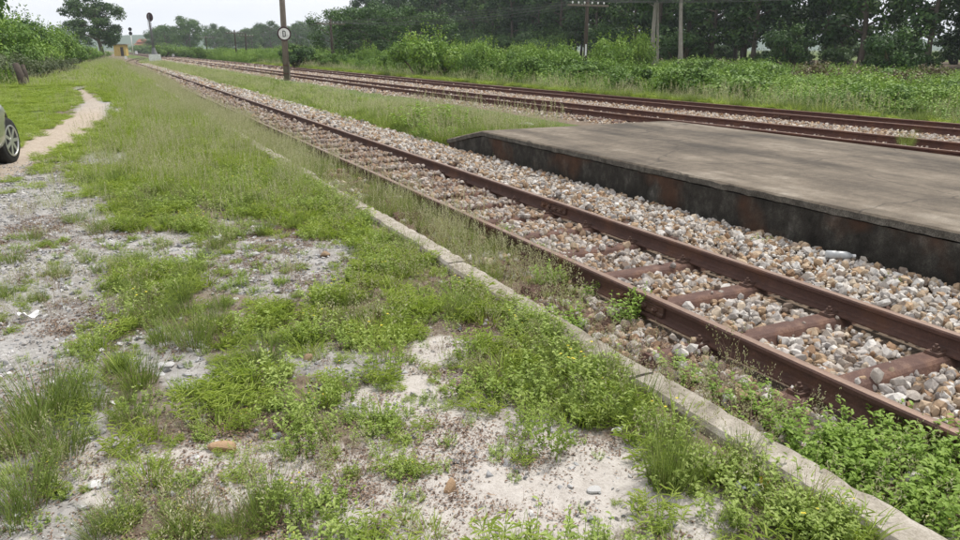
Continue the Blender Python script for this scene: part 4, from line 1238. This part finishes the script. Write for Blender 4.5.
def tree_meshes(seed, h, tr, clear, cr, nleaf, leaf, mat='tree', bark='bark', limbs=10, top=.95, shape='round', clr=.30, lean=.03):
    rng = np.random.default_rng(seed); rd = random.Random(seed)
    mb = MB()
    lx, ly = rd.gauss(0, lean), rd.gauss(0, lean)
    tp = []
    for i in range(8):
        z = h * top * i / 7
        tp.append(Vector((lx * z + .12 * tr * 3 * math.sin(i * 1.3 + seed), ly * z + .1 * tr * 3 * math.cos(i * 1.7 + seed), z - .15)))
    mb.tube(tp, [tr * (1.35 if i == 0 else 1) * (1 - .85 * i / 7) for i in range(8)], 8)
    C = []; R = []
    for i in range(limbs):
        f = clear + (1 - clear) * (i + .5) / limbs
        z = f * h * top; j = min(int(f * 7), 6); q = f * 7 - j
        p0 = tp[j].lerp(tp[j + 1], q)
        u = (f - clear) / (1 - clear)
        prof = {'round': math.sin(math.pi * min(.12 + .85 * u, 1)) ** .6, 'cone': 1.05 - .8 * u, 'flat': .55 + .6 * u if u < .8 else 1.0 - (u - .8) * 2, 'tall': .55 + .4 * math.sin(math.pi * u)}[shape]
        ln = cr * prof * rd.uniform(.75, 1.12); az = i * 2.4 + rd.uniform(-.5, .5)
        el = rd.uniform(.15, .6)
        dirv = Vector((math.cos(az) * math.cos(el), math.sin(az) * math.cos(el), math.sin(el)))
        p1 = p0 + dirv * ln * .55; p2 = p0 + dirv * ln + Vector((0, 0, -.06 * ln))
        rr = tr * (1 - .8 * f) * .6
        mb.tube([p0, p1, p2], [rr, rr * .6, rr * .2], 5)
        for s in range(3):
            a2 = az + rd.uniform(-1.1, 1.1); st_ = p0.lerp(p2, rd.uniform(.4, .9))
            e2 = st_ + Vector((math.cos(a2), math.sin(a2), rd.uniform(-.05, .7))) * ln * rd.uniform(.3, .5)
            mb.tube([st_, e2], [rr * .35, rr * .1], 4)
            C.append(e2); R.append(cr * clr * rd.uniform(.6, 1.1))
        C.append(p2); R.append(cr * clr * rd.uniform(.7, 1.15))
    C.append(tp[-1]); R.append(cr * clr)
    V, F, lr = leaf_cloud(rng, np.array([tuple(c) for c in C]), np.array(R), nleaf, leaf)
    return mb.mesh("trunk", M[bark], True), mesh_np("crown", V, F, [M[mat]], lr=lr)

def plant_tree(name, meshes, loc, rz, s, label, cat="tree", group=None, parts=("trunk", "crown")):
    r = tag(link(name, None, None, loc, (0, 0, rz), s), label, cat, group)
    link(parts[0], meshes[0], r); link(parts[1], meshes[1], r)
    return r

def bush_meshes(seed, w, h, nleaf, leaf, mat, lobes=16, clr=.34):
    rng = np.random.default_rng(seed); C = []; R = []
    mb = MB()
    for i in range(lobes):
        a = rng.uniform(0, 2 * np.pi); u = rng.uniform(0, 1) ** .5; v = rng.uniform(0, 1)
        z = h * (.22 + .62 * v * math.sqrt(max(0, 1 - (u * .85) ** 2)))
        c = np.array([w * .5 * u * math.cos(a) * .8, w * .5 * u * math.sin(a) * .8, z])
        C.append(c); R.append(clr * min(w * .5, h) * rng.uniform(.7, 1.15))
        if i < 9: mb.tube([(c[0] * .25, c[1] * .25, -.1), (c[0] * .6, c[1] * .6, z * .6), tuple(c)], [.035 * h, .022 * h, .008 * h], 5)
    V, F, lr = leaf_cloud(rng, np.array(C), np.array(R), nleaf, leaf, .7)
    # a few wands that break the outline
    m = 26; a = rng.uniform(0, 6.28, m); rr = w * .42 * np.sqrt(rng.uniform(0, 1, m))
    P0 = np.stack([rr * np.cos(a), rr * np.sin(a), h * .75 * np.sqrt(np.clip(1 - (rr / (w * .5)) ** 2, 0, 1))], 1)
    k = 9; t = np.tile(np.linspace(0, 1, k), m)
    P = np.repeat(P0, k, 0) + np.stack([np.cos(np.repeat(a, k)) * .25, np.sin(np.repeat(a, k)) * .25, 0 * t + .9], 1) * (t * h * .32)[:, None]
    D = rng.normal(0, 1, (len(P), 3)) * [1, 1, .5]
    V2, F2 = leaves(rng, P, D, np.tile(_up, (len(P), 1)), leaf * .9, leaf * .5)
    V = np.concatenate([V, V2]); F = np.concatenate([F, F2 + len(V) - len(V2)]); lr = np.concatenate([lr, np.tile(rng.uniform(.4, 1, len(P)), 2)])
    V[:, 2] = np.maximum(V[:, 2], -.05)
    return mb.mesh("stem", M['stem'], True), mesh_np("foliage", V, F, [M[mat]], lr=lr)

rng = np.random.default_rng(99)
def at_depth(px, depth):
    d = ray(px, 49.3); p = d * depth
    return np.array([p[0], p[1], float(H(p[0], p[1]))])

# telegraph poles
POLES = [((587, 57), 41.0, 4.5), ((332, 0), 69.0, 4.5), ((236, 0), 108.0, 4.7), ((207, 0), 150.0, 4.7)]
def telegraph(loc, h, label, arm_h, lean=0.0, n=3):
    t = tag(link("telegraph_pole", None, None, loc, (lean * .3, lean, 0)), label, "telegraph pole", "telegraph poles beyond the tracks")
    MB().tube([(0, 0, -.3), (0, 0, h * .5), (0, 0, h)], [.13, .115, .095], 10).obj("post", M['darkwood'], t, True)
    MB().box((0, -.11, arm_h), (2.7, .09, .10)).obj("crossarm", M['postgrey'], t)
    for x in (-1.05, -.65, -.25, .25, .65, 1.05):
        MB().lathe([(.012, .04), (.012, .10), (.045, .10), (.05, .15), (.03, .19), (.012, .20)], 10, 'Z', (x, -.11, arm_h)).obj("insulator", M['ceram'], t)
    return t
plabs = ["dark telegraph pole with a white plate rising from bushes, crossarm against the dark wood", "telegraph pole with crossarm in front of the pale green trees", "small distant telegraph pole standing over the far scrub", "farthest thin telegraph pole near the horizon trees"]
ppos = []
for i, (px, dep) in enumerate(((585.5, 41.5), (332, 70), (236, 110), (207, 152))):
    p = at_depth(px, dep); ppos.append(p)
    t = telegraph(p, 4.75, plabs[i], 4.28)
    if i == 0: MB().box((-.06, -.115, 1.9), (.09, .03, .62)).obj("white_plate", M['white'], t)
p = at_depth(246, 112); t = telegraph(p, 4.3, "leaning bare telegraph pole beside the small distant one", 3.9, .02)
p_off = np.array([26.0, -4.0, -.45])
pt = telegraph(p_off, 4.75, "telegraph pole at the near end of the wires beyond the tracks", 4.28)
line = [p_off] + ppos
for wi, x in enumerate((-1.05, -.65, -.25, .25, .65, 1.05)):
    pts = []
    for a, b in zip(line[:-1], line[1:]):
        for k in range(12):
            u = k / 12
            q = a * (1 - u) + b * u
            pts.append((q[0] + x, q[1] - .11, q[2] + 4.28 + .20 - (.18 + .13 * ((wi * 2) % 6) + .05 * math.sin(wi * 2.1)) * 4 * u * (1 - u)))
    pts.append((line[-1][0] + x, line[-1][1] - .11, line[-1][2] + 4.48))
    tag(MB().tube(pts, .012, 5).obj("overhead_wire", M['wire']), "thin grey wire strung between the telegraph poles", "wire", "wires on the telegraph poles")

# ------------------------------------------------------------------ pole with the round sign
def sign_pole():
    g = gp(287, 80, -.02)
    g[2] = -.08
    t = tag(link("sign_post", None, None, g, (0, .012, 0)), "tall weathered post with round white sign between the tracks", "sign post")
    MB().tube([(0, 0, -.2), (0, 0, 3), (0, 0, 8.5)], [.16, .145, .105], 12).obj("post", M['postgrey'], t, True)
    for z in (.35, .75):
        MB().tube([(0, 0, z), (0, 0, z + .05)], [.168, .166], 14).obj("metal_band", M['rust2'], t, True)
    MB().box((.11, -.14, .4), (.07, .07, 1.1)).obj("stub", M['postgrey'], t)
    d = Vector((0 - g[0], 0 - g[1], 0)); az = math.atan2(d.x, -d.y)
    s2 = MB().lathe([(.335, -.20), (.335, -.175)], 40, 'Y').obj("sign", M['maroon'], t, loc=(0, 0, 2.28), rot=(0, 0, az))
    MB().lathe([(.268, -.206), (.268, -.199)], 40, 'Y').obj("sign_face", M['white'], s2)
    # glyph: narrow D-shaped ring
    outer = [(-.075, -.15), (.03, -.15), (.07, -.11), (.07, .11), (.03, .15), (-.075, .15)]
    inner = [(-.035, -.112), (.016, -.112), (.032, -.09), (.032, .09), (.016, .112), (-.035, .112)]
    V = [(x, -.212, z) for x, z in outer + inner] + [(x, -.204, z) for x, z in outer + inner]
    F = []
    for k in range(6):
        k2 = (k + 1) % 6
        F += [(k, k2, 6 + k2, 6 + k), (12 + k, 18 + k, 18 + k2, 12 + k2), (k, 12 + k, 12 + k2, k2), (6 + k, 6 + k2, 18 + k2, 18 + k)]
    MB().add(V, F).obj("glyph", M['black'], s2)
sign_pole()

# ------------------------------------------------------------------ signals, hut, markers
def signals():
    g = gp(155.5, 61, -.02)
    t = tag(link("railway_signal", None, None, (g[0], g[1], -.05), (0, -.03, 0)), "tall railway signal with round dark head on a white concrete base", "signal")
    MB().box((0, 0, .42), (1.45, 1.2, .9), taper=.97).obj("base", M['white'], t)
    MB().lathe([(.42, .86), (.38, 1.0), (.16, 1.7), (.12, 1.8)], 8).obj("pedestal", M['signalgrey'], t)
    MB().tube([(0, 0, 1.7), (0, 0, 5.9)], [.15, .12], 10).obj("post", M['signalgrey'], t, True)
    hd = MB().lathe([(.50, -.10), (.50, -.07)], 28, 'Y').obj("target_board", M['maroon'], t, loc=(.12, 0, 5.55), scale=(.78, 1, 1.12))
    MB().box((0, .03, 0), (.34, .25, .62)).obj("lamp_housing", M['black'], hd)
    for z in (-.17, .17):
        MB().lathe([(.11, -.32), (.12, -.10)], 14, 'Y', (0, 0, z)).obj("hood", M['black'], hd)
    mb = MB(); mb.tube([(-.2, .2, 1), (-.2, .2, 5.2)], .02, 5); mb.tube([(.2, .2, 1), (.2, .2, 5.2)], .02, 5)
    for k in range(13): mb.tube([(-.2, .2, 1.1 + k * .33), (.2, .2, 1.1 + k * .33)], .014, 4)
    mb.obj("ladder", M['signalgrey'], t)
    g = at_depth(132.6, 185); 
    t = tag(link("railway_signal", None, None, (g[0], g[1], -.1)), "distant signal with two stacked black heads on a white post", "signal")
    MB().tube([(0, 0, -.2), (0, 0, 6.8)], [.14, .11], 8).obj("post", M['white'], t, True)
    for z in (6.4, 5.4):
        b_ = MB().lathe([(.42, -.14), (.42, -.10)], 20, 'Y').obj("target_board", M['black'], t, loc=(0, 0, z), scale=(1, 1, 1.1))
        MB().lathe([(.15, -.4), (.16, -.13)], 10, 'Y').obj("hood", M['black'], b_)
signals()

def hut():
    g = at_depth(121, 182)
    t = tag(link("signal_hut", None, None, (g[0], g[1], -.15), (0, 0, -.25)), "small yellow flat-roofed hut beside the far tracks under the tree", "hut")
    mb = MB(); w, d, h = 2.7, 2.6, 2.7
    x0, x1 = .1, .85     # doorway in the front wall, built as panels around the opening
    mb.box((-(w / 2 - x0) / 2 - w / 4 + x0 / 2 + (w / 2 - x0) / 2 - 0.0, -d / 2, h / 2), (w / 2 + x0, .14, h))
    mb.box(((x1 + w / 2) / 2, -d / 2, h / 2), (w / 2 - x1, .14, h)); mb.box(((x0 + x1) / 2, -d / 2, h - .28), (x1 - x0, .14, .56))
    mb.box((0, d / 2, h / 2), (w, .14, h)); mb.box((-w / 2 + .07, 0, h / 2), (.14, d - .16, h)); mb.box((w / 2 - .07, 0, h / 2), (.14, d - .16, h))
    mb.obj("wall", M['yellow'], t)
    MB().box((0, -.1, h + .09), (w + .9, d + .9, .18)).obj("roof", M['roofcon'], t)
    dd = MB().box(((x0 + x1) / 2, -d / 2 + .1, 1.05), (x1 - x0 - .01, .05, 2.1)).obj("door", M['darkwood'], t)
    MB().lathe([(.03, -.06), (.03, -.02)], 8, 'Y', (x0 + .12, -d / 2 + .1, 1.0)).obj("handle", M['postgrey'], dd)
hut()
for px, py, z, lab in ((136.5, 54.0, .1, "small white marker block beside the far yellow hut"), (126, 59, -.05, "small white marker block in the grass before the yellow hut"), (173.5, 57, .05, "low white marker block beside the far track near the signal")):
    g = gp(px, py, z - .1); s = 2.6 * float((g - [0, 0, CAMZ]) @ _fw) / FPX
    tag(MB().box((0, 0, .5), (1, .8, 1.2), taper=.85).obj("marker_block", M['white'], None, loc=g, scale=s), lab, "marker")

def house(px, dep, w, h, roof_h, wallm, label, tiers=1):
    g = at_depth(px, dep)
    t = tag(link("house", None, None, (g[0], g[1], g[2]), (0, 0, -.35)), label, "house")
    MB().box((0, 0, h / 2), (w, w * .8, h)).obj("wall", wallm, t)
    z = h
    for k in range(tiers):
        ww = w * (1.15 - .35 * k); V = [(-ww / 2, -ww * .42, z), (ww / 2, -ww * .42, z), (ww / 2, ww * .42, z), (-ww / 2, ww * .42, z), (-ww * .3, 0, z + roof_h), (ww * .3, 0, z + roof_h)]
        MB().add(V, [(0, 3, 2, 1), (0, 1, 5, 4), (2, 3, 4, 5), (1, 2, 5), (3, 0, 4)]).obj("roof", M['roofred'], t)
        z += roof_h * .75
    for x in (-.3, 0, .3):
        wd = MB().box((x * w, -w * .4 - .03, h * .55), (w * .14, .1, h * .35)).obj("window", M['white'], t)
        MB().box((x * w, -w * .4 - .09, h * .55), (w * .11, .04, h * .29)).obj("pane", M['black'], wd)
house(255.5, 420, 10, 4.6, 2.0, M['white'], "pale house with a reddish roof among far trees behind the scrub")
house(143.5, 460, 8, 4.6, 2.0, M['yellow'], "far house with tiered orange-red roof near the signals", 2)

# two leaning stakes on the left
for (x0, y0, x1, y1, lab) in ((15.5, 64, 24, 86, "thick dark wooden stake leaning in the scrub left of the path"), (22.5, 65, 27.5, 83, "thin dark wooden stake leaning beside the thicker one")):
    b_ = gp(x1, y1, -.02); dep = float((b_ - [0, 0, CAMZ]) @ _fw); a_ = dp(x0, y0, dep)
    wv = .16 if x0 < 20 else .11
    mb = MB(); mb.tube([tuple(b_ - [0, 0, .25]), tuple((a_ + b_) / 2 + [.02, 0, 0]), tuple(a_)], [wv, wv * .95, wv * .8], 7)
    tag(mb.obj("wooden_stake", M['darkwood'], None, True), lab, "stake")

# ------------------------------------------------------------------ planting
BUSH = [bush_meshes(400 + i, 2.6, 1.7, 3800, .13, 'bush') for i in range(3)]
VINE = [bush_meshes(410 + i, 3.0, 1.8, 5000, .12, 'vine', 20) for i in range(3)]
DARKB = [bush_meshes(420 + i, 3.2, 2.6, 5000, .17, 'tree', 22) for i in range(2)]
GREYB = [bush_meshes(430 + i, 2.6, 1.5, 3000, .11, 'greyleaf') for i in range(2)]
DRYB = [bush_meshes(435, 2.4, 1.1, 1500, .13, 'deadvine')]
FOREST = [tree_meshes(500 + i, 13 + i % 3, .17 + .02 * i, .15, 2.9, 4800, .42, 'forest', 'bark', 18, .96, 'tall', .42) for i in range(5)]
BROAD = [tree_meshes(520 + i, 7.0, .2, .18, 3.0, 5200, .26, 'tree', 'bark', 13, .92, 'round', .36) for i in range(3)]
PALE = [tree_meshes(530 + i, 12, .2, .45, 3.2, 3600, .32, 'tree', 'palebark', 10, .97, 'round', .34, lean=.05) for i in range(2)]
BIG = tree_meshes(541, 8.8, .42, .30, 5.0, 14000, .36, 'forest', 'bark', 15, .95, 'flat', .27)

def bushes(lst, protos, label, group, name="bush", cat="bush"):
    for px, dep, w, h in lst:
        g = at_depth(px, dep); k = int(rng.integers(len(protos)))
        bw, bh = {id(BUSH): (2.6, 1.7), id(VINE): (3.0, 1.8), id(DARKB): (3.2, 2.6), id(GREYB): (2.6, 1.5), id(DRYB): (2.4, 1.1)}[id(protos)]
        plant_tree(name, (protos[k][0], protos[k][1]), g, float(rng.uniform(0, 6.28)), (w / bw, w / bw, h / bh), label, cat, group, ("stem", "foliage"))

# left bank of scrub by the path
bushes([(-20, 38, 4.5, 3.6), (22, 46, 3.6, 2.9), (52, 58, 4.0, 3.5), (74, 76, 4, 2.6), (30, 64, 5, 4.4), (-10, 50, 5, 4.8), (84, 88, 4, 2.0), (44, 50, 3.0, 2.0)], VINE,
       "bright vine-covered bush in the thicket left of the dirt path", "vine bushes left of the path")
bushes([(4, 43, 4.2, 3.6), (38, 53, 3.6, 3.1), (64, 67, 4, 3.1), (48, 74, 5, 4.3), (92, 100, 4.5, 2.0), (14, 40, 2.8, 2.2)], BUSH,
       "leafy mid-green bush in the thicket left of the dirt path", "green bushes left of the path")
bushes([(10, 55, 5, 4.8), (60, 90, 5.5, 4.2), (28, 52, 3.0, 3.4)], DARKB, "tall dark large-leaved bush rising out of the thicket left of the path", "dark bushes left of the path")
bushes([(4, 36.5, 2.4, 1.4), (36, 41, 2.2, 1.2), (47, 45, 2.4, 1.2), (-18, 33, 2.6, 1.6), (58, 53, 2.6, 1.1), (20, 39, 2.2, 1.2)], GREYB, "low greyish green shrub at the foot of the thicket left of the path", "low shrubs left of the path")
# tall tree on the left and its neighbour
g = at_depth(101, 128); plant_tree("tree", BIG, (g[0], g[1], -.1), 1.0, 1.0, "large dark spreading tree rising over the yellow hut and thicket")
g = at_depth(80, 150); plant_tree("tree", BROAD[0], (g[0], g[1], -.1), 2.0, (1.2, 1.2, 1.05), "lower grey-green tree behind the large spreading tree")
# overhanging branch of a tree that stands left of the picture
og = at_depth(-150, 13)
om = tree_meshes(561, 6.4, .2, .36, 3.3, 3200, .16, 'tree', 'bark', 9, .9, 'round', .2)
plant_tree("tree", om, (og[0], og[1] + 1.2, -.1), .6, (1.0, 1.0, 1.12), "tree beside the parked car with leafy twigs hanging over the path")

# right of the tracks: scrub belt
lst = []; lstv = []
for px in np.arange(322, 1010, 15):
    lst.append((px + rng.uniform(-6, 6), None))
def belt(x0, x1, y0, y1, n, hmin, hmax, protos, label, group):
    for k in range(n):
        x = rng.uniform(x0, x1); y = y0 + (y1 - y0) * (k + rng.uniform(0, 1)) / n
        w = rng.uniform(2.0, 3.4) * max(1.0, hmax / 2.6); h = rng.uniform(hmin, hmax)
        i = int(rng.integers(len(protos)))
        bw, bh = {id(BUSH): (2.6, 1.7), id(VINE): (3.0, 1.8), id(DARKB): (3.2, 2.6), id(GREYB): (2.6, 1.5), id(DRYB): (2.4, 1.1)}[id(protos)]
        plant_tree("bush", protos[i], (x, y, float(H(x, y)) - .05), float(rng.uniform(0, 6.28)), (w / bw, w / bw, h / bh), label, "bush", group, ("stem", "foliage"))
belt(20.3, 22.6, 4, 34, 13, .7, 1.6, BUSH, "low green bush in the belt beyond the far track", "bushes beyond the far track")
belt(22.6, 27, 6, 36, 15, .8, 1.75, VINE, "bright green vine-covered bush in the belt beyond the far track", "vine bushes beyond the far track")
belt(27, 34, 8, 40, 10, .9, 1.7, BUSH, "low green bush in the belt beyond the far track", "bushes beyond the far track")
bushes([(818, 34, 2.6, 1.35), (868, 36, 2.6, 1.2), (905, 31, 2.4, 1.1), (935, 36, 2.6, 1.2)], DRYB, "brown dried bush among the green scrub beyond the far track", "dried bushes in the scrub")
belt(19.5, 23, 32, 62, 18, 1.3, 2.3, BUSH, "low green bush in the belt beyond the far track", "bushes beyond the far track")
belt(21, 26, 34, 66, 18, 1.8, 2.9, VINE, "bright green vine-covered bush in the belt beyond the far track", "vine bushes beyond the far track")
belt(18.0, 24, 62, 150, 26, 1.4, 2.4, BUSH, "low green bush in the belt beyond the far track", "bushes beyond the far track")
belt(24, 40, 66, 150, 20, 1.6, 3.0, VINE, "bright green vine-covered bush in the belt beyond the far track", "vine bushes beyond the far track")
belt(52, 56, 60, 175, 24, 3.5, 5.5, DARKB, "tall dark shrub filling the edge of the wood", "shrubs along the edge of the wood")
belt(80, 86, 20, 110, 20, 2.6, 4.5, DARKB, "tall dark shrub deep in the wood behind the trunks", "shrubs deep in the wood")
belt(56, 62, 22, 62, 12, 1.2, 2.2, DARKB, "low dark shrub under the trees of the wood", "low shrubs under the wood")
bushes([(426, 46, 4.8, 3.4)], VINE, "large rounded mound of bright green vines before the dark wood", None, "vine_mound")
bushes([(472, 55, 2.4, 2.6)], VINE, "small upright vine-covered stump beside the large green mound", None, "vine_mound")
bushes([(296, 66, 3.4, 2.4)], DARKB, "dark rounded bush behind the post with the round sign", None)
bushes([(898, 47, 4.1, 3.6)], DARKB, "large dark glossy round shrub before the wood beyond the scrub", None, "shrub")
bushes([(790, 62, 4.6, 4.2)], DARKB, "very dark round shrub standing before the dim wood", None, "shrub")
bushes([(610, 45, 3.4, 2.9), (636, 50, 3.6, 3.4), (560, 58, 3.6, 2.7), (520, 62, 3.6, 2.6)], VINE, "tall bright vine-draped bush before the dark wood by the telegraph pole", "vine-draped bushes before the wood")
bushes([(162, 150, 6, 2.8), (200, 120, 4, 2.3), (176, 170, 6, 3.0), (222, 130, 5, 2.4), (268, 100, 4.5, 2.2), (310, 90, 4.5, 2.5), (190, 150, 5, 2.4), (138, 330, 9, 4.2), (149, 330, 9, 4.4), (143, 345, 9, 4.2), (158, 300, 8, 4.4), (252, 300, 9, 4.6), (262, 310, 9, 4.4)], BUSH, "distant dark green bush in the scrub beyond the tracks", "distant bushes")
# trees with pale trunks
for px, dep, k, lab in ((652, 54, 0, "tall tree with twin pale trunks rising behind the bushes"), (681, 52, 1, "tall tree with straight pale grey trunk beside the twin one")):
    g = at_depth(px, dep); plant_tree("tree", PALE[k], g, 1.0 + k, 1.0, lab)
g = at_depth(658, 55); plant_tree("tree", PALE[1], g, 2.2, (.6, .6, .9), "thin pale tree leaning beside the twin pale trunks")
# broad trees left of the wood
for k, (px, dep, s) in enumerate(((333, 88, .92), (350, 92, 1.0), (372, 90, 1.05), (362, 105, 1.1), (392, 84, .95), (410, 80, .9), (385, 110, 1.1), (440, 84, .85))):
    g = at_depth(px, dep); plant_tree("tree", BROAD[k % 3], g, k * 1.3, s, "mid green broad tree between the scrub and the dark wood", "tree", "broad trees left of the wood")
# the wood
for row, (X0, nrow) in enumerate(((58, 22), (63, 24), (69, 26), (76, 28))):
    for k in range(nrow):
        y = 22 + (k + rng.uniform(-.3, .3)) * (165 / nrow); x = X0 + rng.uniform(-1.6, 1.6)
        if row < 3 and 44 < y < 52 and rng.uniform() < .6: continue
        m = FOREST[int(rng.integers(5))]
        plant_tree("tree", m, (x, y, float(H(x, y)) - .1), float(rng.uniform(0, 6.28)), float(rng.uniform(.85, 1.2)), "dark slender-trunked tree in the wood beyond the scrub", "tree", "trees of the wood")
# far trees along the horizon
for k in range(34):
    px = rng.uniform(150, 340); dep = rng.uniform(260, 400)
    g = at_depth(px, dep); plant_tree("tree", BROAD[k % 3], (g[0], g[1], g[2]), k * .9, float(rng.uniform(1.0, 1.75)), "far hazy tree along the horizon beyond the scrub", "tree", "far trees on the horizon")
for px, dep, s in ((187, 240, 1.75), (191, 236, 1.5), (167, 250, 1.35), (176, 262, 1.4), (225, 300, 1.4), (157, 262, 1.2)):
    g = at_depth(px, dep); plant_tree("tree", BROAD[int(s * 10) % 3], (g[0], g[1], g[2]), px, s, "far hazy tree along the horizon beyond the scrub", "tree", "far trees on the horizon")

# rough growth beyond the tracks
fill("grass", 14000, 16.0, 22.5, 0, 90, lambda x, y, px, py: sstep(15.9, 17.0, x - bend(y) * .9 + .9 + .6 * (fbm(x, y, 91) - .5)) * (.5 + .5 * sstep(.3, .6, fbm(x * .5, y * .5, 93))), SEED[:1] + CRAB * 2 + TUFT, 1.1, 2.1,
     "tall bright green verge grass beside the far track", "grass", power=1.5, zs=lambda x, y: .75)
BSMALL = [herb_clump(440 + i, stems=55, r=.5, h=.75, leaf=.075, mat='vine', per=13, lw=.5) for i in range(3)] + [herb_clump(445 + i, stems=55, r=.5, h=.75, leaf=.075, mat='bush', per=13, lw=.5) for i in range(2)]
fill("undergrowth", 5200, 19.2, 46, 2, 150, lambda x, y, px, py: .35 + .65 * sstep(.35, .6, fbm(x * .25, y * .25, 95)), BSMALL, .7, 1.5, "dense leafy undergrowth beyond the far track", "undergrowth", power=1.4, zs=lambda x, y: .8 + .25 * sstep(28, 45, y))
fill("undergrowth", 2500, -22, -1.8, 30, 130, lambda x, y, px, py: sstep(-1.5, -4.5, x + .03 * y) * .9, BSMALL, .8, 1.5, "leafy undergrowth at the foot of the thicket left of the path", "undergrowth")
fill("undergrowth", 2200, 12.5, 60, 90, 260, lambda x, y, px, py: 1.0 * (x > 17), BSMALL, 1.3, 2.6, "far scrub beyond the tracks", "undergrowth")

# hills
V = []; F = []; nxh = 60
for j, (dist, f) in enumerate(((1150, 0), (1230, .6), (1330, 1.0), (1450, 0))):
    for i in range(nxh):
        a = math.radians(-30 + i * 1.9)
        hgt = (6 + 26 * float(fbm(np.array(i * .16), np.array(2.0), 77)) * math.exp(-((i - 22) / 16.0) ** 2) + 10) * f
        V.append((dist * math.sin(a), dist * math.cos(a), -3 + hgt))
for j in range(3):
    for i in range(nxh - 1): F.append((j * nxh + i, j * nxh + i + 1, (j + 1) * nxh + i + 1, (j + 1) * nxh + i))
hm = simple('wooded_hill_mat', [(0.3, (.03, .06, .03)), (0.7, (.06, .10, .05))], .05, 1, bmp=0)
tag(link("hills", mesh_np("hills", V, F, [hm], smooth=True)), kind="structure")

# ------------------------------------------------------------------ labels: single out what stands nearest to something one can find
def relabel(group, stem, marks, reach):
    obs = [o for o in COL.objects if o.get("group") == group and o.parent is None]
    taken = set()
    for mark, (x, y) in marks:
        best = sorted((math.hypot(o.location.x - x, o.location.y - y), o.name) for o in obs if o.name not in taken)
        if best and best[0][0] < reach:
            taken.add(best[0][1]); bpy.data.objects[best[0][1]]["label"] = stem + " nearest the " + mark
def g2(px, py): return tuple(gp(px, py)[:2])
def d2(px, dep): return tuple(at_depth(px, dep)[:2])
NEAR = [("long orange-brown stone", g2(225, 453)), ("pointed tan stone", g2(450, 495)), ("whitish stone between tufts", g2(96, 486)), ("flat light grey stone", g2(168, 366)), ("white paper strip", g2(30, 320)),
        ("grey-blue plastic wrapper", g2(746, 496)), ("tall upright tuft", g2(664, 485)), ("bluish grey flat stone", g2(594, 492)), ("brown stone in the mossy strip", g2(308, 358)), ("parked car", (-1.3, 11.0))]
for grp, stem in (("fine grass tufts on the open ground", "fine-bladed green grass tuft"), ("bright broad grass tufts", "bright yellow-green broad grass tuft"), ("low leafy herb clumps", "bright small-leaved herb clump"),
                  ("dried brown plants on the sand", "low dried brown plant"), ("small grass tufts in the gravel", "small lone grass tuft")):
    relabel(grp, stem, NEAR, 0.9)
relabel("leafy weeds along the kerb", "leafy green weed", [("sharp white stone by the rail", g2(817, 412)), ("yellow wrapper across the kerb", g2(763, 491))], 1.2)
FARM = [("pole with the white plate", d2(585.5, 41.5)), ("large glossy round shrub", d2(898, 47)), ("very dark round shrub", d2(790, 62)), ("twin pale trunks", d2(652, 54)), ("large rounded vine mound", d2(426, 46)), ("second telegraph pole", d2(332, 70)), ("post with the round sign", d2(287, 36.5))]
for grp, stem in (("bushes beyond the far track", "low green bush"), ("vine bushes beyond the far track", "bright vine-covered bush"), ("trees of the wood", "dark slender-trunked tree"), ("shrubs along the edge of the wood", "tall dark wood-edge shrub"), ("broad trees left of the wood", "mid green broad tree")):
    relabel(grp, stem, FARM, 30)
relabel("far trees on the horizon", "far hazy tree", [("house with the reddish roof", d2(255.5, 420)), ("house with tiered roof", d2(143.5, 460))], 200)

# ------------------------------------------------------------------ haze
hz = bpy.data.materials.new("haze_mat"); hz.use_nodes = True
nt = hz.node_tree; nt.nodes.clear()
o_ = nt.nodes.new("ShaderNodeOutputMaterial"); v_ = nt.nodes.new("ShaderNodeVolumePrincipled")
v_.inputs['Color'].default_value = (.86, .92, 1, 1); v_.inputs['Density'].default_value = .00032; v_.inputs['Anisotropy'].default_value = .2
nt.links.new(v_.outputs[0], o_.inputs['Volume'])
hb = MB().box((0, 0, 0), (1, 1, 1)).obj("haze", hz, None, loc=(0, 700, 30), scale=(4200, 2700, 72))
tag(hb, kind="stuff")
